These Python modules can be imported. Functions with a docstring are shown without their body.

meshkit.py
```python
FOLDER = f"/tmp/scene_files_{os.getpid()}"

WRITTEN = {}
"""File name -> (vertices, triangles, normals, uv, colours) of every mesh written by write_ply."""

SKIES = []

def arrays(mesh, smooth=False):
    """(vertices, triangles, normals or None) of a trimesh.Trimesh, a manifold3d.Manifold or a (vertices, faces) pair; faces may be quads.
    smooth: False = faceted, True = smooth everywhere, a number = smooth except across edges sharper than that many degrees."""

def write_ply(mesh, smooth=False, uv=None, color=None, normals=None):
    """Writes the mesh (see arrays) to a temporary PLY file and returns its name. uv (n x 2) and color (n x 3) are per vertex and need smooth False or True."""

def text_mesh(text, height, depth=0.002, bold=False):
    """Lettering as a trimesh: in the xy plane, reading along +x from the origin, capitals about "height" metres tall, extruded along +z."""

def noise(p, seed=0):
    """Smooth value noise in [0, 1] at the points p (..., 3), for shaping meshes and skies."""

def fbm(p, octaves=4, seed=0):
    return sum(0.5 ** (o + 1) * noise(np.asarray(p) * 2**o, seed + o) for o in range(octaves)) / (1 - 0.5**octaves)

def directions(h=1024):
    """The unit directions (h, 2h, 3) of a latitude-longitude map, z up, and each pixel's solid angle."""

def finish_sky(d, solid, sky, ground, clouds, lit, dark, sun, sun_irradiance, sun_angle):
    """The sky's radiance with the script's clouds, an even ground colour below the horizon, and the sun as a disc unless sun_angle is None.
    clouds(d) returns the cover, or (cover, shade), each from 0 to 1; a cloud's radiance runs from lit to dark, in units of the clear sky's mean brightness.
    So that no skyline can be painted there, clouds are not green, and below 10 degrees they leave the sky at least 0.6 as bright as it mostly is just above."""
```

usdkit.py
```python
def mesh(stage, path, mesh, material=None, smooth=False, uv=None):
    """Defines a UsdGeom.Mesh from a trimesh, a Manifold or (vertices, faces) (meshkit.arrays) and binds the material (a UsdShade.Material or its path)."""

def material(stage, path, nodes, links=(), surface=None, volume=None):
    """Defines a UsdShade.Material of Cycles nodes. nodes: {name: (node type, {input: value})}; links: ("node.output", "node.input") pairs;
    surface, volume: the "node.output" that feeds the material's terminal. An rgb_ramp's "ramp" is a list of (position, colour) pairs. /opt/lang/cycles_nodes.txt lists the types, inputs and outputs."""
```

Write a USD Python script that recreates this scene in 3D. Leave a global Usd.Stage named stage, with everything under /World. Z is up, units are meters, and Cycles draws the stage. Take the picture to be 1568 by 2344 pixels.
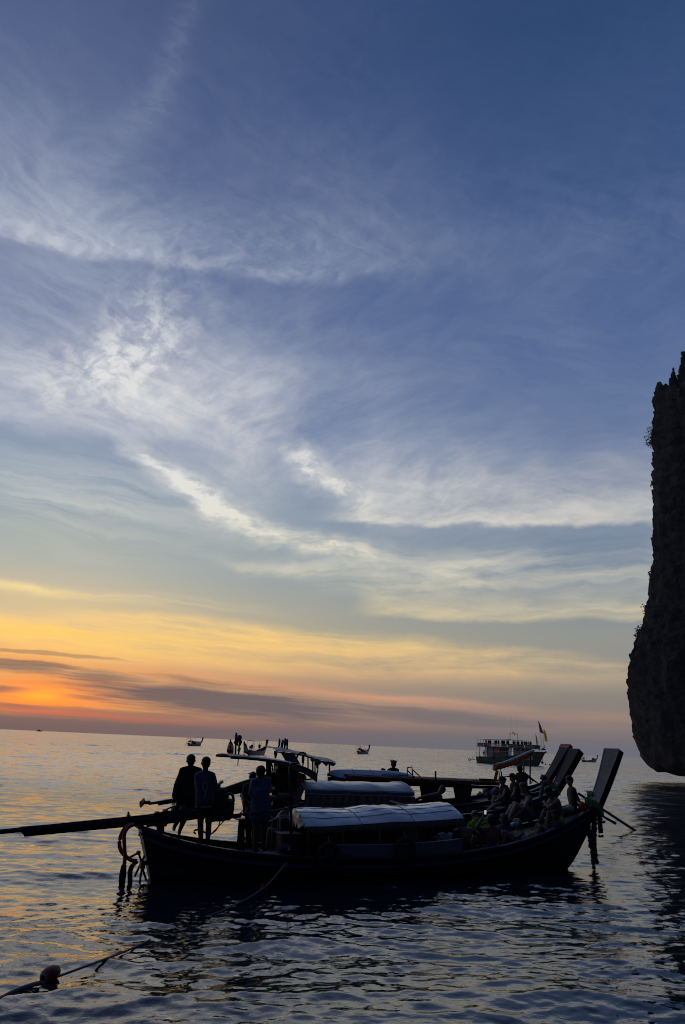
import math, random
import numpy as np, trimesh, manifold3d as m3, usdkit, meshkit
from pxr import Usd, UsdGeom, UsdLux, UsdShade, Gf, Sdf

stage = Usd.Stage.CreateInMemory()
UsdGeom.SetStageUpAxis(stage, 'Z')
UsdGeom.SetStageMetersPerUnit(stage, 1.0)
UsdGeom.Xform.Define(stage, '/World')

# ------------------------------------------------------------------ camera
EYE = 3.0                       # metres above the water
FPX = 735.0                     # focal length in pixels of a 685 px wide picture
ROLL = math.atan(0.0449)
PITCH = math.atan(232.5 * math.cos(ROLL) / FPX)
_fw = np.array([0, math.cos(PITCH), math.sin(PITCH)])
_r0 = np.array([1.0, 0, 0]); _u0 = np.cross(_r0, _fw)
_R = math.cos(ROLL) * _r0 + math.sin(ROLL) * _u0
_U = -math.sin(ROLL) * _r0 + math.cos(ROLL) * _u0
_C = np.array([0, 0, EYE])
camera = UsdGeom.Camera.Define(stage, '/World/camera')
camera.CreateHorizontalApertureAttr(36.0)
camera.CreateVerticalApertureAttr(36.0 * 1024 / 685)
camera.CreateFocalLengthAttr(FPX * 36.0 / 685)
camera.CreateClippingRangeAttr(Gf.Vec2f(0.1, 50000))
camera.AddTransformOp().Set(Gf.Matrix4d(*_R, 0, *_U, 0, *(-_fw), 0, *_C, 1))
camera.CreateExposureAttr(0.0)

SUN_AZ, SUN_EL = math.radians(-21.2), math.radians(3.0)   # towards the sunset, left of the view
SKY_STRENGTH = 0.1
SUN_INTENSITY = 0.012           # the sun is behind cloud at the horizon

_S = 1024 / 2344.0              # photograph measured at 1568 x 2344
def ray(px, py):
    d = _fw * FPX + _R * (px * _S - 342.5) + _U * (512 - py * _S)
    return d / np.linalg.norm(d)
def at(px, py, z=0.0):
    """point where the line of sight meets the height z"""
    d = ray(px, py); return _C + d * (z - EYE) / d[2]
def azel(px, py):
    d = ray(px, py); return math.degrees(math.atan2(d[0], d[1])), math.degrees(math.asin(d[2]))
def lin(r, g, b):
    f = lambda c: c / 12.92 if c <= 0.04045 else ((c + 0.055) / 1.055) ** 2.4
    return tuple(f(c / 255.0) for c in (r, g, b))

# ------------------------------------------------------------------ node graphs
class Graph:
    def __init__(s): s.n, s.l = {}, []
    def node(s, kind, out, **inp):
        name = f"n{len(s.n)}"; const = {}
        for k, v in inp.items():
            if isinstance(v, Ref): s.l.append((v.o, f"{name}.{k}"))
            else: const[k] = v
        s.n[name] = (kind, const)
        return Ref(s, f"{name}.{out}")
    def m(s, op, a, b=0.0, c=0.0, clamp=False):
        return s.node('math', 'value', math_type=op, value1=a, value2=b, value3=c, use_clamp=clamp)
    def xyz(s, x, y, z): return s.node('combine_xyz', 'vector', x=x, y=y, z=z)
    def noise(s, vec, scale, detail=6.0, rough=0.55, dist=0.0):
        return s.node('noise_texture', 'fac', vector=vec, scale=scale, detail=detail, roughness=rough, distortion=dist)
    def ramp(s, fac, stops): return s.node('rgb_ramp', 'color', fac=fac, ramp=stops)
    def step(s, x, a, b):    # smooth 0..1 from a to b
        return s.node('map_range', 'result', range_type='smoothstep', value=x, from_min=a, from_max=b, to_min=0.0, to_max=1.0)
    def mix(s, fac, a, b, kind='mix'):
        return s.node('mix', 'color', mix_type=kind, fac=fac, color1=a, color2=b)
class Ref:
    def __init__(s, g, o): s.g, s.o = g, o
    def __add__(s, b): return s.g.m('add', s, b)
    __radd__ = __add__
    def __mul__(s, b): return s.g.m('multiply', s, b)
    __rmul__ = __mul__
    def __sub__(s, b): return s.g.m('subtract', s, b)
    def __rsub__(s, b): return s.g.m('subtract', b, s)
    def __truediv__(s, b): return s.g.m('divide', s, b)
    def exp(s): return s.g.m('exponent', s)
    def max(s, b): return s.g.m('maximum', s, b)
    def min(s, b): return s.g.m('minimum', s, b)

# ------------------------------------------------------------------ sky
def build_sky():
    g = Graph()
    p = g.node('texture_coordinate', 'generated')
    sep = g.node('separate_xyz', 'x', vector=p); nm = sep.o.split('.')[0]
    x, y, z = sep, Ref(g, nm + '.y'), Ref(g, nm + '.z')
    A = g.m('degrees', g.m('arctan2', x, y))
    Ev = g.m('degrees', g.m('arcsine', z.max(-1.0).min(1.0)))
    tex = g.node('sky_texture', 'color', sky_type='single_scattering', sun_disc=False, sun_elevation=SUN_EL, sun_rotation=SUN_AZ, aerosol_density=1.6)
    # clear air: height ramps towards and away from the sunset
    t = (Ev / 90.0).max(0.0)
    st = lambda rows: [(e / 90.0, lin(*c)) for e, c in rows]
    warm = g.ramp(t, st([(0, (116, 98, 98)), (2, (122, 106, 106)), (5, (172, 146, 118)), (8, (178, 172, 146)), (12, (148, 168, 172)), (16, (136, 162, 178)), (22, (116, 140, 178)), (30, (92, 114, 160)), (40, (72, 93, 142)), (50, (60, 80, 126)), (90, (34, 50, 90))]))
    cool = g.ramp(t, st([(0, (106, 108, 120)), (2, (118, 115, 120)), (5, (142, 138, 134)), (8, (146, 148, 145)), (12, (124, 141, 158)), (16, (111, 131, 160)), (22, (97, 119, 161)), (30, (79, 103, 151)), (40, (58, 85, 134)), (50, (42, 71, 117)), (90, (30, 48, 88))]))
    side = g.step(A, -26.0, 24.0)
    base = g.mix(side, warm, cool)
    base = g.mix(0.12, base, g.mix(1.0, tex, (0.1, 0.1, 0.1), 'multiply'))
    # cirrus: warped coordinates in degrees
    v1 = g.xyz(A * 0.06, Ev * 0.10, 1.7)
    w1 = g.noise(v1, 1.0, 3.0, 0.5) - 0.5
    w2 = g.noise(g.xyz(A * 0.06, Ev * 0.10, 9.3), 1.0, 3.0, 0.5) - 0.5
    f1 = g.noise(g.xyz(A * 0.3, Ev * 0.5, 4.0), 1.0, 6.0, 0.6) - 0.5
    hi = g.step(Ev, -1.0, 16.0) * 0.88 + 0.12
    Aw = A + w1 * 8.0 + f1 * 2.0
    Ew = Ev + (w2 * 3.2 + f1 * 1.3) * hi
    # fibres, drawn out along the wind, and a curlier net high up
    fib = g.noise(g.xyz(Aw * 0.10 + Ew * 0.12, Ew * 0.62 - Aw * 0.02, 2.0), 1.0, 6.0, 0.58, 0.15)
    fil_a = g.noise(g.xyz(Aw * 0.17 + Ew * 0.08, Ew * 0.95 + Aw * 0.30, 6.0), 1.0, 6.0, 0.64, 0.1)
    fil_b = g.noise(g.xyz(Aw * 0.24 + Ew * 0.16, Ew * 0.75 - Aw * 0.34, 16.0), 1.0, 6.0, 0.64, 0.1)
    soft = g.noise(g.xyz(Aw * 0.075, Ew * 0.12, 6.6), 1.0, 2.0, 0.5)
    turn = g.step(w1 * 1.6 + w2 * 0.8 + 0.5, 0.34, 0.66)
    fil = fil_a * (1.0 - turn) + fil_b * turn
    curl = g.noise(g.xyz(Aw * 0.55 + Ew * 0.25, Ew * 0.85 - Aw * 0.30, 8.2), 1.0, 7.0, 0.60, 0.25)
    streak = g.noise(g.xyz(Aw * 0.05, Ew * 0.9 + Aw * 0.03, 3.3), 1.0, 5.0, 0.6, 0.1)
    fine = g.noise(g.xyz(Aw * 0.5 + Ew * 0.3, Ew * 1.6, 5.1), 1.0, 5.0, 0.6, 0.1)
    def curve(pts):
        q = np.array([azel(*c) for c in pts])
        k = np.polyfit(q[:, 0], q[:, 1], min(2, len(q) - 1))
        if len(k) == 2: k = np.array([0, *k])
        q0, q1 = q[:, 0].min() - 6, q[:, 0].max() + 6
        a = Aw.max(q0).min(q1)
        return (a * float(k[0]) + float(k[1])) * a + float(k[2])
    def band(pts, sharp, soft, a0=None, a1=None, fade=4.0):
        """mask that starts at a lower edge through pts, sharp below, dying out above"""
        d = Ew - curve(pts)
        k = g.step(d, -sharp, sharp * 0.6) * (d.max(0.0) / -soft).exp()
        if a0 is not None: k = k * g.step(Aw, azel(*a0)[0] - fade / 2, azel(*a0)[0] + fade / 2)
        if a1 is not None: k = k * (1.0 - g.step(Aw, azel(*a1)[0] - fade, azel(*a1)[0] + fade))
        return k
    def blob(c, ra, re, tilt=0.0):
        a, e = azel(*c); ct, s_ = math.cos(tilt), math.sin(tilt)
        da, de = Aw - a, Ew - e
        u, w = (da * ct + de * s_) / ra, (de * ct - da * s_) / re
        return ((u * u + w * w) * -1.0).exp()
    nf = g.step(fib, 0.30, 0.72); nf2 = g.step(soft, 0.30, 0.70) * 0.50 + g.step(fil, 0.30, 0.76) * 0.50; nc = g.step(curl, 0.37, 0.66); ns = g.step(streak, 0.34, 0.66); nfi = g.step(fine, 0.32, 0.66)
    white = None
    def add(k):
        nonlocal white
        white = k if white is None else white + k
    # high veil and its bright lower lip
    add(band([(0, 520), (300, 598), (560, 640), (860, 632)], 0.8, 8.0, a1=(900, 600), fade=10) * (nf2 * 0.36 + nc * 0.08 + 0.10))
    add(band([(0, 520), (300, 598), (560, 640), (860, 632)], 0.5, 1.6, a1=(760, 630), fade=9) * (nf2 * 0.22 + nc * 0.22))
    add(band([(600, 670), (1000, 610), (1500, 560)], 3.5, 6.0, a0=(620, 600), fade=14) * (nf2 * 0.22 + nc * 0.06))
    add(blob((60, 440), 11, 5.5, -0.2) * (nf2 * 0.22 + 0.14))
    add(blob((355, 180), 1.3, 6.5, -0.55) * (nfi * 0.16 + 0.06))
    add(blob((60, 180), 14.0, 9.0, 0.0) * 0.10)
    # the big bright tuft on the left
    add(blob((240, 895), 8.0, 2.7, 0.06) * (nf2 * 0.40 + nc * 0.16 + 0.20))
    add(blob((330, 760), 5.2, 2.8, 0.7) * (nc * 0.52 + nf2 * 0.14))
    add(blob((250, 850), 6.0, 2.4, 0.5) * nc * 0.22)
    add(blob((470, 850), 10.0, 6.0, 0.3) * (nf2 * 0.30 + 0.04))
    add(band([(0, 965), (200, 1005), (420, 975)], 1.0, 4.0, a1=(430, 980), fade=6) * (nf * 0.22 + 0.10))
    add(blob((70, 760), 12.0, 5.5, 0.0) * (nf2 * 0.28 + 0.06))
    # middle veil to the right
    add(blob((560, 1000), 4.5, 5.5, 0.0) * (nf2 * 0.34 + nc * 0.10 + 0.06))
    add(blob((820, 880), 12.0, 5.5, 0.25) * nf2 * 0.17)
    add(blob((1330, 740), 12.0, 5.0, 0.1) * nf2 * 0.14)
    # the hooked plume and the thin plume below it
    add(band([(850, 1188), (1050, 1190), (1300, 1200), (1500, 1206)], 0.40, 3.2, a0=(800, 1180), fade=7) * (nf * 0.26 + nf2 * 0.36 + nfi * 0.14 + 0.16))
    add(blob((728, 1066), 1.8, 1.3, -0.7) * (nfi * 0.5 + nc * 0.3 + 0.2))
    add(blob((800, 1130), 3.6, 1.1, -0.5) * (nc * 0.45 + 0.12))
    add(blob((1010, 1105), 9.5, 3.0, -0.08) * (nf2 * 0.50 + 0.06))
    d4 = (Ew - curve([(400, 1110), (540, 1192), (700, 1232), (900, 1275)])) / 0.85
    k4 = (d4 * d4 * -1.0).exp() * g.step(Aw, azel(390, 0)[0] - 0.5, azel(470, 0)[0] + 1.0) * (1.0 - g.step(Aw, azel(760, 1250)[0], azel(1000, 1280)[0]))
    add(k4 * (nfi * 0.55 + nc * 0.15 + 0.28))
    add(blob((455, 1140), 2.6, 0.9, -0.55) * (nfi * 0.5 + nc * 0.3 + 0.12))
    add(blob((150, 1150), 11.0, 2.6, 0.0) * ns * 0.40)
    add(blob((680, 1295), 5.0, 0.6, 0.0) * (nf * 0.5 + 0.1))
    add(blob((1150, 1300), 11.0, 1.2, 0.0) * nf * 0.5)
    # cream plume low on the right
    add(band([(840, 1395), (1000, 1408), (1250, 1422), (1500, 1424)], 0.4, 2.0, a0=(830, 1390), fade=4) * (nf * 0.6 + 0.26))
    add(band([(560, 1345), (1100, 1345), (1500, 1335)], 0.8, 2.0, a0=(700, 1340), fade=8) * nf * 0.30)
    add(blob((40, 1342), 4.0, 0.40, 0.0) * 0.8)
    add(blob((330, 1372), 7.0, 0.45, 0.0) * ns * 0.6)
    add(nf2 * nf * 0.06 * g.step(Ev, 4.0, 14.0) * (1.0 - g.step(Ev, 26.0, 44.0) * 0.7))
    # golden sheet
    up = curve([(0, 1385), (350, 1412), (700, 1425), (1100, 1445), (1430, 1530)]) - Ew
    lo = Ew - curve([(0, 1520), (500, 1530), (900, 1548), (1430, 1560)])
    gold = g.step(up, -0.15, 0.9) * g.step(lo, -1.2, 1.0) * (ns * 0.46 + nf * 0.44 + nfi * 0.14 + 0.02) * (1.0 - g.step(A, 26.0, 50.0)) * g.step(A, -70.0, -45.0)
    # peach streaks lower down
    peach = band([(500, 1612), (800, 1610), (1080, 1622)], 0.7, 1.1, a0=(520, 1600), a1=(1120, 1610), fade=5) * (ns * 0.8 + 0.1)
    peach = peach + blob((330, 1545), 9.0, 0.9, 0.0) * (ns * 0.5 + 0.35) + blob((1300, 1640), 8.0, 0.45, 0.0) * ns * 0.35
    cc = g.ramp(t, st([(0, (170, 120, 105)), (3, (226, 160, 122)), (5.5, (244, 190, 116)), (8, (252, 208, 122)), (10, (246, 220, 160)), (13, (236, 228, 200)), (18, (232, 230, 224)), (27, (226, 226, 226)), (36, (176, 184, 200)), (46, (142, 152, 176)), (90, (110, 122, 150))]))
    ccr = g.ramp(t, st([(0, (140, 120, 118)), (3, (190, 156, 140)), (5.5, (212, 184, 142)), (8, (226, 200, 146)), (10, (228, 212, 172)), (13, (222, 214, 192)), (18, (216, 212, 204)), (27, (186, 192, 202)), (36, (150, 162, 186)), (46, (126, 140, 170)), (90, (100, 114, 146))]))
    cloudc = g.mix(g.step(A, -24.0, 26.0), cc, ccr)
    col = g.mix((white.min(0.95)), base, cloudc)
    near_sun = 1.0 - g.step(A, -30.0, 8.0)
    goldc = g.mix(near_sun * 0.75, cloudc, (1.25, 0.74, 0.23))
    col = g.mix((gold.min(0.96)), col, goldc)
    col = g.mix((peach * 0.75).min(0.9), col, lin(214, 160, 124))
    # grey-mauve stratus low down, torn into streaks, and the glow of the sun behind it
    s1 = g.noise(g.xyz(A * 0.055 + f1 * 0.25, Ew * 1.25 + A * 0.03, 7.7), 1.0, 5.0, 0.58, 0.1)
    s2 = g.noise(g.xyz(A * 0.16 + f1 * 0.4, Ew * 2.6 + A * 0.06, 3.1), 1.0, 4.0, 0.6, 0.1)
    s3 = g.noise(g.xyz(A * 0.22 + f1 * 0.6, Ew * 6.5 + A * 0.16, 5.7), 1.0, 5.0, 0.6, 0.1)
    ragged = (s1 - 0.5) * 2.6 + (s2 - 0.5) * 1.7 + (s3 - 0.5) * 0.8
    stratus = g.mix(g.step(A, -20.0, 16.0), lin(110, 96, 98), lin(112, 108, 112))
    # warm wash under the gold sheet
    top = curve([(0, 1480), (300, 1540), (650, 1570), (1060, 1632), (1400, 1668)])
    under = g.step(top - Ew, -1.6, 1.0)
    wash = g.mix(g.step(A, -23.0, 12.0), lin(246, 158, 78), lin(150, 128, 126))
    col = g.mix(under * (ragged * 0.5 + 0.46).max(0.0).min(0.85), col, wash)
    aS, eS = azel(95, 1592)
    da, de = (A - aS) / 5.5, (Ew - eS) / 1.0
    glow = ((da * da + de * de) * -1.0).exp()
    col = g.mix((glow * (0.95 + ragged * 0.6)).max(0.0).min(1.0), col, (1.05, 0.24, 0.03))
    da, de = (A - aS) / 1.9, (Ew - eS) / 0.42
    core = ((da * da + de * de) * -1.0).exp()
    da, de = (A - azel(120, 1455)[0]) / 12.0, (Ew - azel(120, 1455)[1]) / 1.6
    shine = ((da * da + de * de) * -1.0).exp()
    col = g.mix((shine * (ns * 0.60 + 0.04)).min(1.0), col, lin(255, 210, 98))
    # the dark wedge and its torn streaks
    def wedge(c, ra, re, tilt, ex=1.0):
        a, e = azel(*c); ct, s_ = math.cos(tilt), math.sin(tilt)
        da, de = A - a, Ew - e
        u, w = (da * ct + de * s_) / ra, (de * ct - da * s_) / re
        return 1.0 - g.step(u * u + w * w + ragged * -0.75, 0.15, 1.35)
    dk = wedge((530, 1612), 12.5, 1.45, -0.05)
    for c, ra, re, tl, k in (((250, 1552), 5.0, 0.42, -0.05, .75), ((60, 1528), 5.0, 0.45, -0.03, .85), ((10, 1578), 2.8, 0.34, 0.0, .8), ((190, 1596), 4.2, 0.22, -0.03, .7), ((30, 1618), 5.0, 0.26, -0.02, .75), ((980, 1640), 9.0, 0.60, -0.05, .75), ((300, 1640), 9.0, 0.45, -0.02, .7), ((120, 1500), 6.0, 0.16, -0.02, .5)):
        dk = dk.max(wedge(c, ra, re, tl) * k)
    low = g.step(1.95 - Ew + ragged * 0.35, 0.0, 1.2)
    dk = dk.max(low * 0.92)
    col = g.mix((dk * 0.94).max(0.0).min(1.0), col, stratus)
    col = g.mix((core * (0.95 + ragged * 0.4)).max(0.0).min(1.0), col, (1.7, 0.50, 0.05))
    # red seams between the bars of cloud
    for c, ra, re, tl, cl, k in (((150, 1633), 9.0, 0.20, -0.03, (230, 112, 76), .8), ((640, 1568), 9.0, 0.30, -0.06, (226, 160, 118), .55), ((800, 1588), 8.0, 0.20, -0.06, (222, 156, 126), .5), ((420, 1652), 11.0, 0.20, -0.01, (150, 112, 108), .6), ((1000, 1600), 6.0, 0.22, -0.06, (206, 160, 138), .45)):
        a, e = azel(*c); da, de = (A - a) / ra, (Ew - e - (A - a) * tl) / re
        col = g.mix((((da * da + de * de) * -1.0).exp() * (ns * 0.7 + 0.3) * k).min(1.0), col, lin(*cl))
    # sea haze over the horizon
    hz = g.step(Ev, 1.3, 0.1)
    col = g.mix(hz * 0.85, col, g.mix(g.step(A, -24.0, 20.0), lin(118, 98, 97), lin(106, 109, 121)))
    # pigment strength so that the dome keeps its physical strength
    s = 1.0 / SKY_STRENGTH
    col = g.mix(1.0, col, (s, s, s), 'multiply')
    bg = g.node('background_shader', 'background', color=col, strength=SKY_STRENGTH)
    mat = usdkit.material(stage, '/World/Looks/sky_and_cloud', g.n, g.l, surface=bg.o)
    d = UsdLux.DomeLight.Define(stage, '/World/sky')
    UsdShade.MaterialBindingAPI.Apply(d.GetPrim()).Bind(mat)
    d.GetPrim().SetCustomDataByKey('label', 'dusk sky with cirrus and a glowing sunset low on the left')
    d.GetPrim().SetCustomDataByKey('category', 'sky'); d.GetPrim().SetCustomDataByKey('kind', 'structure')
build_sky()
sun = UsdLux.DistantLight.Define(stage, '/World/sun')
sun.CreateIntensityAttr(SUN_INTENSITY); sun.CreateAngleAttr(40.0); sun.CreateColorAttr(Gf.Vec3f(1.0, 0.62, 0.32))
sun.CreateNormalizeAttr(True)
_sd = np.array([math.sin(SUN_AZ) * math.cos(SUN_EL), math.cos(SUN_AZ) * math.cos(SUN_EL), math.sin(SUN_EL)])
_sx = np.cross([0, 0, 1.0], _sd); _sx /= np.linalg.norm(_sx); _sy = np.cross(_sd, _sx)
sun.AddTransformOp().Set(Gf.Matrix4d(*_sx, 0, *_sy, 0, *_sd, 0, 0, 0, 0, 1))

# ------------------------------------------------------------------ prims
used = {}
def numbered(path):
    k = used.get(path, 0); used[path] = k + 1
    return path if k == 0 else f"{path}_{k:03d}"
def pathof(p): return '/World' if p is None else str(p.GetPath())
def tag(o, label=None, cat=None, group=None, kind=None):
    p = o.GetPrim() if hasattr(o, 'GetPrim') else o
    for k, v in (('label', label), ('category', cat), ('group', group), ('kind', kind)):
        if v: p.SetCustomDataByKey(k, v)
    return p
def thing(name, label, cat, loc=(0, 0, 0), rotz=0.0, group=None, kind=None):
    x = UsdGeom.Xform.Define(stage, numbered('/World/' + name))
    x.AddTranslateOp().Set(Gf.Vec3d(*map(float, loc)))
    x.AddRotateZOp().Set(math.degrees(rotz))
    return tag(x, label, cat, group, kind)
def obj(name, mesh, mat, parent=None, smooth=35, label=None):
    if isinstance(mesh, (list, tuple)) and mesh and not isinstance(mesh[0], np.ndarray):
        mesh = trimesh.util.concatenate(mesh)
    m = usdkit.mesh(stage, numbered(pathof(parent) + '/' + name), mesh, MAT[mat], smooth)
    if label: m.GetPrim().SetCustomDataByKey('label', label)
    return m.GetPrim()
def dup(src, loc, rotz, label=None, group=None):
    was = src.GetCustomData()
    r = thing(src.GetName(), label or was['label'], was['category'], loc, rotz, group or was.get('group'))
    r.GetReferences().AddInternalReference(src.GetPath()); r.SetInstanceable(True)
    return r

# ------------------------------------------------------------------ shapes
def box(c, size, rx=0, ry=0, rz=0, bevel=0.0):
    if bevel:
        s = np.array(size) / 2 - bevel
        pts = np.array([[x, y, z] for x in (-1, 1) for y in (-1, 1) for z in (-1, 1)]) * s
        b = trimesh.convex.convex_hull(np.vstack([pts + np.array(d) * bevel for d in ((1,0,0),(-1,0,0),(0,1,0),(0,-1,0),(0,0,1),(0,0,-1))]))
    else:
        b = trimesh.creation.box(size)
    b.apply_transform(trimesh.transformations.euler_matrix(rx, ry, rz)); b.apply_translation(c)
    return b
def tube(pts, r, sides=8):
    p = np.asarray(pts, float); n = len(p)
    t = np.gradient(p, axis=0); t /= np.linalg.norm(t, axis=1, keepdims=True) + 1e-12
    ref = np.array([0, 0, 1.0]) if abs(t[:, 2]).mean() < 0.8 else np.array([1.0, 0.2, 0])
    a = np.cross(t, ref); a /= np.linalg.norm(a, axis=1, keepdims=True) + 1e-12
    b = np.cross(t, a); ang = np.arange(sides) * 2 * np.pi / sides
    rr = np.broadcast_to(np.asarray(r, float), (n,))
    v = p[:, None] + rr[:, None, None] * (np.cos(ang)[None, :, None] * a[:, None] + np.sin(ang)[None, :, None] * b[:, None])
    v = v.reshape(-1, 3); f = []
    for i in range(n - 1):
        for j in range(sides):
            k = (j + 1) % sides
            f += [[i*sides+j, (i+1)*sides+j, (i+1)*sides+k], [i*sides+j, (i+1)*sides+k, i*sides+k]]
    v = np.vstack([v, p[0], p[-1]]); c0, c1 = n * sides, n * sides + 1
    for j in range(sides):
        k = (j + 1) % sides
        f += [[c0, j, k], [c1, (n-1)*sides+k, (n-1)*sides+j]]
    m = trimesh.Trimesh(v, f, process=False); m.fix_normals(); return m
def curve(pts, n=24):
    from scipy.interpolate import CubicSpline
    p = np.asarray(pts, float)
    d = np.r_[0, np.cumsum(np.linalg.norm(np.diff(p, axis=0), axis=1) + 1e-6)]
    return CubicSpline(d, p)(np.linspace(0, d[-1], n)) if len(p) > 2 else np.linspace(p[0], p[1], n)
def bar(p, q, w, h=None, w2=None, h2=None):
    """rectangular bar from p to q, w across (horizontal), h deep"""
    p, q = np.asarray(p, float), np.asarray(q, float); h = h or w; w2 = w2 or w; h2 = h2 or h
    t = (q - p) / np.linalg.norm(q - p)
    ref = np.array([0, 0, 1.0]) if abs(t[2]) < 0.95 else np.array([1.0, 0, 0])
    a = np.cross(t, ref); a /= np.linalg.norm(a); b = np.cross(a, t)
    pts = [c + sx * a * ww / 2 + sy * b * hh / 2 for c, ww, hh in ((p, w, h), (q, w2, h2)) for sx in (-1, 1) for sy in (-1, 1)]
    return trimesh.convex.convex_hull(np.array(pts))
def grid_faces(nr, nc, wrap=False):
    i, j = np.meshgrid(np.arange(nr - 1), np.arange(nc if wrap else nc - 1), indexing='ij')
    a, b = i * nc + j, i * nc + (j + 1) % nc
    q = np.stack([a, b, b + nc, a + nc], -1).reshape(-1, 4)
    return np.vstack([q[:, [0, 1, 2]], q[:, [0, 2, 3]]])
def sheet(P, th):
    """closed sheet of thickness th from a grid of points (nr, nc, 3)"""
    P = np.asarray(P, float); nr, nc, _ = P.shape
    du, dv = np.gradient(P, axis=0), np.gradient(P, axis=1)
    n = np.cross(du, dv); n /= np.linalg.norm(n, axis=2, keepdims=True) + 1e-12
    top, bot = (P + n * th / 2).reshape(-1, 3), (P - n * th / 2).reshape(-1, 3)
    f = grid_faces(nr, nc); N_ = nr * nc
    idx = np.arange(N_).reshape(nr, nc)
    rim = np.r_[idx[0, :], idx[1:, -1], idx[-1, -2::-1], idx[-2:0:-1, 0]]
    e = np.stack([rim, np.roll(rim, -1)], 1)
    side = np.vstack([np.c_[e[:, 0], e[:, 1], e[:, 1] + N_], np.c_[e[:, 0], e[:, 1] + N_, e[:, 0] + N_]])
    m = trimesh.Trimesh(np.vstack([top, bot]), np.vstack([f, f[:, ::-1] + N_, side]), process=False); m.fix_normals(); return m
def lathe(prof, axis='z', n=16):
    m = trimesh.creation.revolve(np.array(prof), sections=n)
    if axis == 'x': m.apply_transform(trimesh.transformations.rotation_matrix(np.pi/2, [0, 1, 0]))
    if axis == 'y': m.apply_transform(trimesh.transformations.rotation_matrix(np.pi/2, [1, 0, 0]))
    return m
def torus(R, r, axis='y', n=28, k=10):
    m = trimesh.creation.torus(R, r, major_sections=n, minor_sections=k)
    if axis == 'y': m.apply_transform(trimesh.transformations.rotation_matrix(np.pi/2, [1, 0, 0]))
    if axis == 'x': m.apply_transform(trimesh.transformations.rotation_matrix(np.pi/2, [0, 1, 0]))
    return m
def moved(m, c): m.apply_translation(c); return m
_ico = trimesh.creation.icosphere(1).vertices
_ico2 = trimesh.creation.icosphere(2).vertices
def blobhull(*spheres):
    return trimesh.convex.convex_hull(np.vstack([np.asarray(c, float) + _ico * r for c, r in spheres]))
def lumps(centre, spread, n, r, seed):
    """a bunch of small rounded tufts"""
    rg = np.random.default_rng(seed); out = []
    for _ in range(n):
        s = trimesh.creation.icosphere(1); v = s.vertices * (r * rg.uniform(0.6, 1.3)); v *= rg.uniform(0.6, 1.25, 3)
        s.vertices = v + rg.normal(0, r * 0.10, v.shape)
        s.apply_translation(np.asarray(centre) + rg.uniform(-1, 1, 3) * spread); out.append(s)
    return trimesh.util.concatenate(out)

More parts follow.
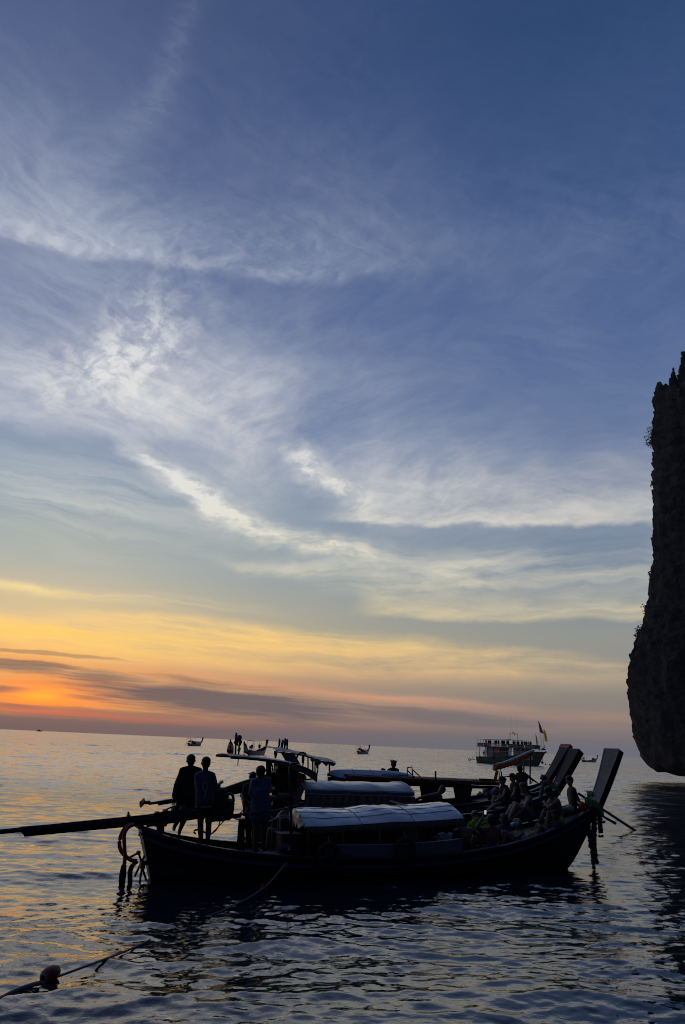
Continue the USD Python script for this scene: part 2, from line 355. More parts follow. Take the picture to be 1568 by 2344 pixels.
# ------------------------------------------------------------------ materials
MAT = {}
def mat(name, col, rough=0.6, var=0.25, scale=6.0, bump=0.0, bscale=40.0, metal=0.0, spec=0.5, trans=0.0, stretch=(1, 1, 1), sheen=0.0):
    g = Graph(); co = g.node('texture_coordinate', 'object')
    v = g.node('mapping', 'vector', vector=co, scale=stretch)
    n = g.noise(v, scale, 5.0, 0.6)
    a = tuple(c * (1 - var) for c in col); b = tuple(min(1, c * (1 + var)) for c in col)
    c = g.ramp(n, [(0.3, a), (0.7, b)])
    kw = dict(base_color=c, roughness=rough, metallic=metal, specular_ior_level=spec)
    if sheen: kw['sheen_weight'] = sheen
    if bump:
        kw['normal'] = g.node('bump', 'normal', height=g.noise(v, bscale, 4.0, 0.6), strength=bump, distance=0.01)
    s = g.node('principled_bsdf', 'BSDF', **kw)
    if trans:
        tr = g.node('translucent_bsdf', 'BSDF', color=c)
        s = g.node('mix_closure', 'closure', fac=trans, closure1=s, closure2=tr)
    MAT[name] = usdkit.material(stage, '/World/Looks/' + name, g.n, g.l, surface=s.o)
mat('hull_paint', (0.014, 0.016, 0.024), 0.42, 0.5, 3.0, 0.25, 12, stretch=(0.4, 1, 1.6))
mat('blue_paint', (0.030, 0.050, 0.13), 0.38, 0.35, 5.0, 0.2, 14)
mat('navy_paint', (0.02, 0.03, 0.075), 0.4, 0.4, 5.0, 0.2, 14)
mat('green_hull', (0.013, 0.019, 0.013), 0.45, 0.3, 2.0)
mat('olive_hull', (0.035, 0.046, 0.026), 0.5, 0.3, 2.0)
mat('wood_dark', (0.050, 0.036, 0.028), 0.6, 0.5, 4.0, 0.4, 30, stretch=(0.3, 2, 2))
mat('wood_deck', (0.10, 0.085, 0.075), 0.6, 0.45, 4.0, 0.4, 30, stretch=(0.3, 2, 2))
mat('prow_wood', (0.115, 0.105, 0.103), 0.6, 0.35, 3.0, 0.3, 20, stretch=(2, 2, 0.5))
mat('prow_dark', (0.014, 0.013, 0.014), 0.7, 0.4, 3.0, 0.3, 20, stretch=(2, 2, 0.5))
mat('prow_edge', (0.42, 0.40, 0.38), 0.5)
mat('red_paint', (0.30, 0.03, 0.03), 0.45)
mat('redbrown_wood', (0.16, 0.055, 0.045), 0.55, 0.4, 4.0, 0.3, 24, stretch=(0.3, 2, 2))
mat('white_paint', (0.32, 0.33, 0.36), 0.5, 0.12, 3.0)
mat('grey_paint', (0.11, 0.105, 0.105), 0.5, 0.2, 3.0)
mat('tarp_white', (0.80, 0.785, 0.76), 0.20, 0.12, 2.0, 0.2, 16, spec=1.0)
mat('tarp_grey', (0.27, 0.275, 0.29), 0.26, 0.2, 2.0, 0.25, 14, spec=0.9)
mat('tarp_blue', (0.11, 0.125, 0.17), 0.45, 0.25, 2.5, 0.3, 16)
mat('awning_cream', (0.50, 0.46, 0.42), 0.55, 0.2, 3.0, trans=0.15)
mat('curtain_brown', (0.12, 0.10, 0.095), 0.5, 0.4, 5.0, 0.4, 10, stretch=(2.5, 1, 0.5))
mat('curtain_clear', (0.20, 0.20, 0.20), 0.35, 0.3, 4.0, 0.4, 10)
mat('steel', (0.34, 0.35, 0.37), 0.38, 0.25, 8.0, metal=0.7)
mat('black_steel', (0.030, 0.030, 0.034), 0.42, 0.4, 8.0, 0.2, 30)
mat('rust_steel', (0.08, 0.055, 0.045), 0.65, 0.5, 12.0, 0.4, 40)
mat('rubber', (0.016, 0.016, 0.017), 0.7, 0.4, 14.0, 0.4, 60)
mat('rope', (0.22, 0.21, 0.21), 0.85, 0.35, 60.0, 0.6, 120)
mat('hose_red', (0.42, 0.085, 0.075), 0.45, 0.2, 10.0, trans=0.2)
mat('buoy_orange', (0.24, 0.032, 0.022), 0.6, 0.35, 9.0, 0.3, 40)
mat('skin_tan', (0.17, 0.105, 0.075), 0.55, 0.12, 12.0)
mat('skin_fair', (0.25, 0.165, 0.13), 0.55, 0.12, 12.0)
mat('skin_dark', (0.075, 0.045, 0.032), 0.55, 0.12, 12.0)
mat('hair_black', (0.012, 0.010, 0.010), 0.5, 0.4, 40.0, 0.5, 120)
mat('hair_brown', (0.045, 0.028, 0.018), 0.5, 0.4, 40.0, 0.5, 120)
mat('hair_fair', (0.16, 0.115, 0.07), 0.5, 0.35, 40.0, 0.5, 120)
mat('cloth_black', (0.016, 0.016, 0.018), 0.85, 0.3, 10.0, 0.4, 30)
mat('cloth_navy', (0.030, 0.038, 0.10), 0.8, 0.5, 9.0, 0.4, 30)
mat('cloth_blue', (0.075, 0.095, 0.20), 0.8, 0.6, 7.0, 0.4, 30)
mat('cloth_purple', (0.075, 0.055, 0.12), 0.75, 0.4, 8.0, 0.4, 30)
mat('cloth_white', (0.60, 0.62, 0.66), 0.8, 0.15, 8.0, 0.4, 30)
mat('cloth_grey', (0.30, 0.32, 0.36), 0.8, 0.25, 8.0, 0.4, 30)
mat('cloth_lime', (0.38, 0.62, 0.04), 0.6, 0.15, 8.0, 0.3, 30, trans=0.15)
mat('cap_blue', (0.28, 0.50, 0.62), 0.75, 0.12, 10.0, 0.3, 60)
mat('cloth_green', (0.08, 0.38, 0.12), 0.6, 0.35, 7.0, 0.4, 30, trans=0.15)
mat('cloth_red', (0.55, 0.05, 0.05), 0.6, 0.4, 9.0, 0.4, 30, trans=0.15)
mat('cloth_orange', (0.62, 0.26, 0.05), 0.6, 0.3, 7.0, 0.4, 30, trans=0.3)
mat('cloth_yellow', (0.60, 0.50, 0.08), 0.6, 0.25, 7.0, 0.4, 30, trans=0.3)
mat('cloth_khaki', (0.30, 0.20, 0.08), 0.7, 0.3, 7.0, 0.4, 30, trans=0.2)
mat('flower_white', (0.60, 0.60, 0.58), 0.7, 0.3, 20.0, 0.5, 60)
mat('flower_dark', (0.10, 0.08, 0.12), 0.7, 0.6, 16.0, 0.5, 60)
mat('garland_dry', (0.085, 0.085, 0.060), 0.8, 0.6, 14.0, 0.6, 40)
mat('board_white', (0.52, 0.58, 0.70), 0.3, 0.08, 3.0)
mat('board_blue', (0.035, 0.085, 0.28), 0.32, 0.2, 5.0)
mat('board_print', (0.04, 0.08, 0.22), 0.5, 0.2, 5.0)
_g = Graph(); _s = _g.node('principled_bsdf', 'BSDF', base_color=(0.05, 0.05, 0.06), roughness=0.2, emission_color=(0.9, 0.95, 1.0), emission_strength=0.45)
MAT['phone_shell'] = usdkit.material(stage, '/World/Looks/phone_lit_screen', _g.n, _g.l, surface=_s.o)
mat('phone_dark', (0.02, 0.02, 0.02), 0.2, 0.05)
mat('window_glass', (0.02, 0.024, 0.03), 0.06, 0.1)
mat('window_red', (0.22, 0.035, 0.03), 0.4, 0.3)
mat('leaf', (0.045, 0.065, 0.025), 0.6, 0.5, 3.0, trans=0.25)
mat('bark', (0.10, 0.08, 0.06), 0.8, 0.4, 10.0)
mat('number_print', (0.17, 0.22, 0.32), 0.7, 0.1)
mat('coloured_bag', (0.16, 0.17, 0.19), 0.7, 0.6, 16.0, 0.5, 30)
mat('sandal', (0.62, 0.64, 0.68), 0.6, 0.1)
def flag_mat(name, axis_size, cols):
    g = Graph(); co = g.node('texture_coordinate', 'generated')
    sep = g.node('separate_xyz', 'z', vector=co)
    n = len(cols); st = []
    for i, c in enumerate(cols):
        st += [(axis_size[i] + 0.001, c), (axis_size[i + 1] - 0.001, c)]
    c = g.ramp(sep, st)
    s = g.node('principled_bsdf', 'BSDF', base_color=c, roughness=0.75)
    t_ = g.node('translucent_bsdf', 'BSDF', color=c)
    s = g.node('mix_closure', 'closure', fac=0.35, closure1=s, closure2=t_)
    MAT[name] = usdkit.material(stage, '/World/Looks/' + name, g.n, g.l, surface=s.o)
R_, W_, B_ = (0.42, 0.04, 0.04), (0.62, 0.62, 0.64), (0.035, 0.04, 0.16)
flag_mat('flag_tricolour', [0, 0.17, 0.33, 0.67, 0.83, 1.0], [R_, W_, B_, W_, R_])

# ------------------------------------------------------------------ sea
def build_sea():
    rg = np.random.default_rng(11)
    az_f = np.linspace(-40, 42, 640)
    az = np.radians(np.r_[np.arange(-176, -42, 5.0), az_f, np.arange(46, 182, 5.0)])
    r1 = np.exp(np.linspace(math.log(7.0), math.log(60.0), 600))
    r2 = np.exp(np.linspace(math.log(60.0), math.log(520.0), 300))[1:]
    r3 = np.exp(np.linspace(math.log(520.0), math.log(30000.0), 46))[1:]
    r0 = np.array([0.02, 2.0, 4.0, 5.5])
    r = np.r_[r0, r1, r2, r3]
    Rr, Aa = np.meshgrid(r, az, indexing='ij')
    X, Y = Rr * np.sin(Aa), Rr * np.cos(Aa)
    dr = np.gradient(r)[:, None]; daz = np.gradient(az)[None, :]
    step = np.maximum(dr, Rr * daz)
    Z = np.zeros_like(X)
    NW = 84
    lam = np.exp(np.linspace(math.log(0.17), math.log(7.0), NW)) * rg.uniform(0.93, 1.07, NW)
    # slow warping keeps the crests from running dead straight
    wx = 0.25 * np.sin(X * 0.31 + 1.1 + 0.6 * np.sin(Y * 0.23)) + 0.10 * np.sin(X * 1.07 - Y * 0.9)
    wy = 0.25 * np.sin(Y * 0.27 + 0.4 + 0.7 * np.sin(X * 0.19)) + 0.10 * np.sin(Y * 1.21 + X * 0.7 + 2.0)
    for k in range(NW):
        th = math.radians(96) + rg.normal(0, math.radians(27 if lam[k] < 1.5 else 22))
        kk = 2 * math.pi / lam[k]
        slope = 0.0158 * (0.75 if lam[k] < 0.27 else 1.35 if lam[k] < 0.85 else 0.85 if lam[k] < 1.8 else 0.50)
        amp = slope * math.sqrt(2) / kk
        fade = np.clip((lam[k] / step - 2.2) / 2.5, 0, 1)
        if not fade.any(): continue
        ph = np.sin(kk * (math.cos(th) * (X + wx) + math.sin(th) * (Y + wy)) + rg.uniform(0, 6.28))
        # short ripples have narrow crests and broad troughs
        Z += amp * fade * (ph if lam[k] > 1.2 else (np.exp(1.5 * (ph - 1.0)) - 0.37) * 1.75)
    # long wakes of passing boats
    def wake(p, q, amp, w):
        p, q = np.array(p), np.array(q); d = q - p; L = np.linalg.norm(d); d = d / L; n = np.array([-d[1], d[0]])
        s = (X - p[0]) * d[0] + (Y - p[1]) * d[1]; t = (X - p[0]) * n[0] + (Y - p[1]) * n[1] + 0.4 * np.sin(s * 0.07) * w
        env = np.clip(s / 12, 0, 1) * np.clip((L - s) / 30, 0, 1)
        return amp * env * (np.exp(-(t / w) ** 2) * np.cos(t / w * 2.4))
    g2 = lambda px, py: at(px, py)[:2]
    for a, b, amp, w in ((g2(425, 1708), g2(-60, 1703), 0.30, 4.0), (g2(560, 1729), g2(-40, 1722), 0.26, 2.4),
                         (g2(820, 1727), g2(690, 1720), 0.22, 3.4), (g2(150, 1738), g2(520, 1746), 0.14, 1.6),
                         (g2(1180, 1762), g2(880, 1752), 0.10, 1.6)):
        Z += wake(a, b, amp, w)
    v = np.stack([X, Y, Z], -1).reshape(-1, 3)
    f = grid_faces(len(r), len(az), wrap=True)[:, ::-1]
    g = Graph(); pos = g.node('geometry', 'position')
    sp = g.node('separate_xyz', 'x', vector=pos); nm = sp.o.split('.')[0]; yy = Ref(g, nm + '.y')
    q = g.xyz(sp * 0.75, yy, 0.0)
    n1 = g.noise(q, 5.5, 3.0, 0.55, 0.3)
    dist = g.m('sqrt', sp * sp + yy * yy)
    far = g.step(dist, 14.0, 80.0)
    nrm = g.node('bump', 'normal', height=n1 * 0.010, strength=1.0, distance=1.0)
    # ripples too small for the mesh, as slopes of the surface
    def slopes(scale, seed):
        c = g.node('noise_texture', 'color', vector=g.xyz(sp * 0.42, yy, seed), scale=scale, detail=3.0, roughness=0.6)
        k = g.node('separate_color', 'r', color=c); return k - 0.5, Ref(g, k.o.split('.')[0] + '.g') - 0.5
    ax, ay = slopes(2.6, 0.0); bx, by = slopes(0.55, 3.0); cx, cy = slopes(0.11, 6.0)
    vfar = g.step(dist, 60.0, 260.0)
    near = 1.0 - far
    px = (ax * 0.42 + bx * 0.26) * far + ax * near * 0.14; py = ay * near * 0.22 + (ay * 1.05 + by * (vfar * 0.55 + 0.60) + cy * vfar * 0.85 - 0.075) * far
    sn = g.node('separate_xyz', 'x', vector=nrm); k = sn.o.split('.')[0]
    X1, Y1, Z1 = sn + px, Ref(g, k + '.y') + py, Ref(g, k + '.z')
    L1 = g.m('sqrt', X1 * X1 + Y1 * Y1 + Z1 * Z1)
    nrm = g.xyz(X1 / L1, Y1 / L1, Z1 / L1)
    s = g.node('principled_bsdf', 'BSDF', base_color=(0.0030, 0.0075, 0.0105), roughness=far * 0.13 + 0.015, ior=g.step(dist, 7.0, 85.0) * 7.7 + 2.0, specular_tint=(1.0, 0.94, 0.85), normal=nrm)
    MAT['sea_water'] = usdkit.material(stage, '/World/Looks/sea_water', g.n, g.l, surface=s.o)
    o = obj('sea', (v, f), 'sea_water', None, True)
    tag(o, 'rippled dusk sea mirroring gold on the left and slate blue elsewhere', 'sea', kind='structure')
build_sea()

# ------------------------------------------------------------------ limestone cliff, a cove that closes behind the viewer
def build_cliff():
    Yn = 105.0
    sil = [(1568, 790), (1560, 812), (1535, 838), (1541, 868), (1536, 884), (1524, 876), (1510, 873), (1500, 880), (1495, 900), (1493, 980), (1490, 1000), (1494, 1030), (1494, 1120), (1494, 1200), (1493, 1290), (1487, 1320), (1482, 1370), (1476, 1410), (1458, 1450), (1446, 1490), (1438, 1520), (1435, 1560), (1437, 1590), (1442, 1640), (1447, 1680), (1456, 1708), (1467, 1735), (1478, 1750), (1490, 1759), (1512, 1766), (1540, 1771), (1568, 1775)]
    P = []
    for p in sil:
        d = ray(*p); P.append(_C + d * (Yn / d[1]))
    P = np.array(P); 
    zs, xs = P[::-1, 2], P[::-1, 0]
    keep = [0]
    for i in range(1, len(zs)):
        if zs[i] > zs[keep[-1]] + 0.02: keep.append(i)
    zs, xs = zs[keep], xs[keep]
    ztop_nose = P[6, 2]                       # the first flat shoulder
    xref = 50.0
    xof = lambda z: np.interp(z, np.r_[-2.0, zs], np.r_[xs[0] + 9.0, xs]) - xref
    # plan, relative to the nose: front wall, then the back of the headland
    front = [(0, 0), (0.5, -1.2), (1.6, -3.0), (3.4, -5.2), (8, -10), (16, -22), (25, -45), (31, -80), (30, -110), (22, -138), (4, -160), (-25, -176), (-60, -184), (-100, -180), (-140, -168), (-185, -130), (-215, -78)]
    back = [(-250, -70), (-225, -150), (-150, -225), (-60, -240), (20, -215), (75, -160), (85, -80), (70, -10), (40, 22), (18, 18), (8, 10), (3, 4), (0.8, 1.4)]
    fp = curve([(a, b) for a, b in front], 400); bp_ = curve([(a, b) for a, b in back], 60)
    # dense columns near the nose
    L = np.r_[0, np.cumsum(np.linalg.norm(np.diff(fp, axis=0), axis=1))]
    s_f = np.r_[np.arange(0, 26, 0.35), np.linspace(26, L[-1], 90)]
    fr = np.stack([np.interp(s_f, L, fp[:, k]) for k in (0, 1)], 1)
    Lb = np.r_[0, np.cumsum(np.linalg.norm(np.diff(bp_, axis=0), axis=1))]
    s_b = np.r_[np.linspace(0, Lb[-1] - 12, 60), np.arange(Lb[-1] - 11.5, Lb[-1], 0.5)]
    bk = np.stack([np.interp(s_b, Lb, bp_[:, k]) for k in (0, 1)], 1)
    ring = np.vstack([fr, bk]); n = len(ring)
    dn = np.minimum(np.linalg.norm(ring, axis=1), 200)
    w = np.exp(-(dn / 26.0) ** 2)
    tang = np.roll(ring, -1, 0) - np.roll(ring, 1, 0); tang /= np.linalg.norm(tang, axis=1, keepdims=True)
    nor = np.stack([-tang[:, 1], tang[:, 0]], 1)
    c = ring.mean(0)
    if ((ring[:40] + nor[:40] * 0.5)[:, 0].mean() > ring[:40][:, 0].mean()): nor = -nor
    rg = np.random.default_rng(3)
    side = np.where(np.arange(n) < len(s_f), np.r_[s_f, np.zeros(len(s_b))], np.linspace(300, 0, n))
    top = ztop_nose + np.interp(dn, [0, 1.0, 2.0, 2.7, 3.0, 3.3, 3.55, 3.9, 4.2, 4.8, 5.3, 6.2, 7.0], [-0.6, 0.2, -0.3, -0.9, -0.4, -0.6, -0.2, -0.7, -0.3, -0.6, -0.2, 0.5, 2.0]) + np.clip(dn - 7.0, 0, 40) * 0.8 + 3.0 * np.sin(dn * 0.35) * (dn > 8)
    top = np.where(dn < 14, 3.0 + (top - 3.0) * np.minimum(1.0, (ring[:, 1] + Yn) / Yn), top)
    top = top + np.where(dn < 9, np.asarray(meshkit.fbm(np.c_[ring * 1.6, 0 * dn], octaves=3, seed=12)) * 1.6 - 0.8, 0)
    nv = 240
    vv = np.linspace(0, 1, nv)
    Z = -2.0 + vv[:, None] * (top[None, :] + 2.0)
    X = ring[None, :, 0] + xref + xof(np.minimum(Z, ztop_nose)) * w[None, :]
    Y = ring[None, :, 1] + Yn + 0 * Z
    pts = np.stack([X, Y, Z], -1)
    fb = lambda q, o, s: np.asarray(meshkit.fbm(q, octaves=o, seed=s)) * 2 - 1
    flat = pts.reshape(-1, 3)
    big = fb(flat * np.array([0.10, 0.10, 0.035]), 4, 1)
    flute = fb(flat * np.array([0.55, 0.55, 0.07]), 4, 2)
    strata = fb(flat * np.array([0.25, 0.25, 0.9]), 4, 5)
    fine = fb(flat * 1.3, 3, 4)
    amp = np.clip(dn / 3.0, 0.30, 1)[None, :] * np.ones((nv, 1))
    d = (big * 2.6 * np.clip(dn / 12, 0.0, 1)[None, :].repeat(nv, 0).ravel() + flute * 0.85 * amp.ravel() + strata * 0.8 * amp.ravel() + fine * 0.5)
    flat = flat + np.c_[np.tile(nor, (nv, 1)) * d[:, None], np.zeros(len(flat))]
    flat[:, 2] += fine * 0.8 * (np.arange(len(flat)) // n > 3)
    f = grid_faces(nv, n, wrap=True)
    # roof: walk inwards from the rim
    ctr = np.array([*(ring[:len(s_f)].mean(0) * 0), 0])
    nf = len(s_f); base = (nv - 1) * n
    cap = []
    arc_b = (Lb[-1] - s_b)                      # along the back wall, measured from the nose
    def jb(i):
        u = s_f[i] / s_f[-1]; want = s_f[i] * (1 + (Lb[-1] / s_f[-1] - 1) * u)
        return nf + int(np.clip(np.searchsorted(-arc_b, -want), 0, len(s_b) - 1))
    for i in range(nf - 1):
        j0, j1 = jb(i), jb(i + 1)
        cap.append([base + i, base + i + 1, base + j0])
        if j1 != j0:
            for j in range(j1, j0): cap.append([base + i + 1, base + j, base + j + 1])
    f = np.vstack([f, np.array(cap)])
    m = trimesh.Trimesh(flat, f, process=False)
    if m.volume < 0: m.invert()
    # splintered pinnacles standing behind the flat shoulder
    for px, ptop, r0, k in ((1541, 842, 1.1, 1), (1563, 806, 1.5, 2), (1585, 770, 2.6, 3), (1620, 730, 4.5, 4)):
        d_ = ray(px, ptop); tp_ = _C + d_ * ((Yn - 0.5) / d_[1]); d_ = ray(px + 4 * k, 905); bs_ = np.array([(_C + d_ * ((Yn - 0.5) / d_[1]))[0] + r0 * .3, Yn - 0.2 + r0 * 0.4, ztop_nose - 4.0])
        U_, T_ = np.meshgrid(np.linspace(0, 1, 34), np.arange(30) / 30 * 2 * np.pi, indexing='ij')
        rad = r0 * (1.0 - U_ ** 1.6 * 0.93)
        q = bs_ * (1 - U_[..., None]) + tp_ * U_[..., None] + np.stack([np.cos(T_) * rad, np.sin(T_) * rad, 0 * T_], -1)
        fl_ = q.reshape(-1, 3); nn = fb(fl_ * np.array([1.1, 1.1, 0.35]), 4, 30 + k); n3_ = fb(fl_ * 2.2, 3, 40 + k)
        out_ = np.stack([np.cos(T_), np.sin(T_), 0 * T_], -1).reshape(-1, 3)
        fl_ = fl_ + out_ * (nn * 0.8 + n3_ * 0.35)[:, None] * min(1.3, r0 * 0.6)
        fl_[:, 2] += n3_ * 0.5
        ff = np.vstack([grid_faces(34, 30, wrap=True), [[33 * 30, 33 * 30 + j + 1, 33 * 30 + j] for j in range(1, 29)]])
        pm_ = trimesh.Trimesh(fl_, ff, process=False); pm_.fix_normals(); m = trimesh.util.concatenate([m, pm_])
    g = Graph(); pos = g.node('geometry', 'position')
    v = g.node('mapping', 'vector', vector=pos, scale=(0.5, 0.5, 0.07))
    st = g.noise(v, 1.0, 6.0, 0.6, 0.4)
    n2 = g.noise(pos, 0.9, 6.0, 0.65)
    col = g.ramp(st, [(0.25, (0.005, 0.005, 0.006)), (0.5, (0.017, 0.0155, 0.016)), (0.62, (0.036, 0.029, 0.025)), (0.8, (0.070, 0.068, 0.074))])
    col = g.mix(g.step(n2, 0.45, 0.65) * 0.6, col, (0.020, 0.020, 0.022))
    nrm = g.node('bump', 'normal', height=n2, strength=0.8, distance=0.5)
    s = g.node('principled_bsdf', 'BSDF', base_color=col, roughness=0.9, normal=nrm)
    MAT['limestone'] = usdkit.material(stage, '/World/Looks/limestone', g.n, g.l, surface=s.o)
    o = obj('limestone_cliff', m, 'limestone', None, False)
    tag(o, 'dark sheer limestone cliff with an undercut foot, rising at the right edge', 'cliff', kind='structure')
    # shrubs clinging to the rim
    def shrub(px, py, size, label, seed):
        r = np.random.default_rng(seed); dd = ray(px, py); c = _C + dd * (Yn / dd[1])
        t = thing('cliff_shrub', label, 'shrub', c + np.array([0.5, 0, -0.2]), 0, 'shrubs clinging to the cliff')
        st, lv = [], []
        for k in range(8):
            e = np.array([-r.uniform(0.1, 0.75), r.uniform(-0.6, 0.6), r.uniform(-0.9, 0.9)]) * size
            st.append(tube(curve([(0.3, 0, 0), e * 0.5 + np.array([0, 0, -0.06]), e], 6), [0.05, 0.045, 0.04, 0.03, 0.02, 0.012], 5))
            for _ in range(40):
                q = e * r.uniform(0.35, 1.1) + r.normal(0, 0.2, 3) * size
                a, b = r.normal(0, 1, 3), r.normal(0, 1, 3); a /= np.linalg.norm(a); b = np.cross(a, b); b /= np.linalg.norm(b); l = r.uniform(0.16, 0.34)
                lv.append(np.array([q, q + a * l * .5 + b * l * .35, q + a * l, q + a * l * .5 - b * l * .35]))
        obj('stem', st, 'bark', t)
        V = np.vstack(lv); F = np.arange(len(V)).reshape(-1, 4)
        obj('foliage', (V, F), 'leaf', t)
    shrub(1491, 1000, 1.5, 'largest shrub on the cliff, halfway down its upper wall', 1)
    shrub(1494, 1105, 0.8, 'small shrub on the sheer wall below the largest shrub', 2)
    shrub(1489, 1316, 0.9, 'shrub where the upper cliff wall starts to lean outwards', 3)
    shrub(1478, 1395, 0.9, 'thin shrub on the bulging step of the cliff', 4)
    shrub(1460, 1446, 1.0, 'sparse grassy shrub on the shoulder of the cliff bulge', 5)
build_cliff()

# ------------------------------------------------------------------ frames: s along a boat from stern to bow, y to its far side, z up
class Frame:
    def __init__(s, origin, angle):
        s.o = np.array([origin[0], origin[1], 0.0]); s.a = angle
        s.D = np.array([math.cos(angle), math.sin(angle), 0]); s.N = np.array([-math.sin(angle), math.cos(angle), 0])
    def P(s, px, py, y=0.0):
        """line of sight meets the upright plane at lateral offset y"""
        d = ray(px, py); q = s.o + s.N * y
        p = _C + d * ((q - _C) @ s.N) / (d @ s.N)
        return np.array([(p - s.o) @ s.D, y, p[2]])
    def Z(s, px, py, z):
        p = at(px, py, z); return np.array([(p - s.o) @ s.D, (p - s.o) @ s.N, z])
    def W(s, l): return s.o + s.D * l[0] + s.N * l[1] + np.array([0, 0, l[2]])
_a, _b = at(348, 2029), at(1301, 1995)
ANG = math.atan2(_b[1] - _a[1], _b[0] - _a[0])
_o = np.array([-math.sin(ANG), math.cos(ANG), 0])
F1 = Frame(_a + _o * 0.7, ANG)
F2 = Frame(F1.o + _o * 4.2, ANG)
F3 = Frame(F1.o + _o * 7.2, ANG)
def in_frame(F, name, label, cat, base, group=None, kind=None):
    """a thing standing in a boat's frame; returns (prim, shift) where local points are moved by -base"""
    base = np.asarray(base, float)
    return thing(name, label, cat, F.W(base), F.a, group, kind), base
def put(name, mesh, m, t, base=None, smooth=35, label=None):
    if isinstance(mesh, (list, tuple)): mesh = trimesh.util.concatenate(mesh)
    if base is not None: mesh = mesh.copy(); mesh.apply_translation(-np.asarray(base))
    return obj(name, mesh, m, t, smooth, label)

# ------------------------------------------------------------------ long-tail hulls
def hull_stations(rows, n=60):
    """rows: s at gunwale, half beam, z gunwale, s at keel, z keel -> smooth stations"""
    from scipy.interpolate import PchipInterpolator
    r = np.array(rows, float); u = np.linspace(0, 1, len(r)); U = np.linspace(0, 1, n)
    return np.stack([PchipInterpolator(u, r[:, k])(U) for k in range(5)], 1)
def section(st, inset=0.0, floor=None):
    sg, b, zg, sk, zk = st
    b = max(b - inset, 0.012)
    ts = np.linspace(0, 1, 9)
    prof_y = b * np.array([1.0, 0.985, 0.955, 0.90, 0.82, 0.70, 0.52, 0.28, 0.0])
    prof_z = zg + (zk + inset - zg) * np.array([0, 0.14, 0.28, 0.43, 0.58, 0.73, 0.87, 0.96, 1.0])
    if floor is not None: prof_z = np.maximum(prof_z, min(floor, zg - 0.05))
    prof_s = sg + (sk - sg) * np.array([0, 0.14, 0.28, 0.43, 0.58, 0.73, 0.87, 0.96, 1.0])
    right = np.stack([prof_s, -prof_y, prof_z], 1); left = np.stack([prof_s, prof_y, prof_z], 1)[::-1][1:]
    return np.vstack([right, left])
def hull_mesh(rows, thick=0.05, floor_h=0.12):
    S = hull_stations(rows)
    out = np.array([section(s) for s in S]); inn = np.array([section(s, thick, floor_h) for s in S])
    inn[0, :, 0] += thick; inn[-1, :, 0] -= thick
    nr, nc, _ = out.shape; N = nr * nc
    f1 = grid_faces(nr, nc); f2 = grid_faces(nr, nc)[:, ::-1] + N
    rim = []
    idx = np.arange(N).reshape(nr, nc)
    for a in (idx[:, 0], idx[:, -1]):
        for i in range(nr - 1): rim += [[a[i], a[i+1], a[i+1] + N], [a[i], a[i+1] + N, a[i] + N]]
    for a in (idx[0, :], idx[-1, :]):
        c = out.reshape(-1, 3)[a]
        for i in range(nc - 1): rim += [[a[i], a[i+1], a[i+1] + N], [a[i], a[i+1] + N, a[i] + N]]
    # transom and stem filled across
    for a in (idx[0, :], idx[-1, :], idx[0, :] + N, idx[-1, :] + N):
        for i in range(1, nc - 1): rim.append([a[0], a[i], a[i+1]])
    m = trimesh.Trimesh(np.vstack([out.reshape(-1, 3), inn.reshape(-1, 3)]), np.vstack([f1, f2, np.array(rim)]), process=False)
    m.fix_normals(); return m, S
def along(S, side, dz=0.0, out=0.0, s0=None, s1=None, n=40):
    """points along the sheer on one side (-1 near, +1 far)"""
    u = np.arange(len(S)); 
    pts = np.stack([S[:, 0], side * (S[:, 1] + out), S[:, 2] + dz], 1)
    if dz:   # follow the flare of the side
        k = np.clip(-dz / (S[:, 2] - S[:, 4] + 1e-6), 0, 1)
        pts[:, 0] = S[:, 0] + (S[:, 3] - S[:, 0]) * k
        pts[:, 1] = side * (S[:, 1] * np.interp(k, [0, .14, .28, .43, .58, .73], [1, .985, .955, .90, .82, .70]) + out)
    m_ = np.ones(len(S), bool)
    if s0 is not None: m_ &= pts[:, 0] >= s0
    if s1 is not None: m_ &= pts[:, 0] <= s1
    return pts[m_]
def strip(pts, w, h, up=(0, 0, 1)):
    """rectangular moulding swept along pts"""
    p = np.asarray(pts); t = np.gradient(p, axis=0); t /= np.linalg.norm(t, axis=1, keepdims=True)
    a = np.cross(t, [0, 0, 1.0]); a /= np.linalg.norm(a, axis=1, keepdims=True); b = np.cross(a, t)
    c = [(-.5, -.5), (.5, -.5), (.5, .5), (-.5, .5)]
    v = np.stack([p + a * w * x + b * h * y for x, y in c], 1); n = len(p)
    f = grid_faces(n, 4, wrap=True)
    f = np.vstack([f, [[0, 1, 2], [0, 2, 3]], np.array([[0, 2, 1], [0, 3, 2]]) + (n - 1) * 4])
    m = trimesh.Trimesh(v.reshape(-1, 3), f, process=False); m.fix_normals(); return m
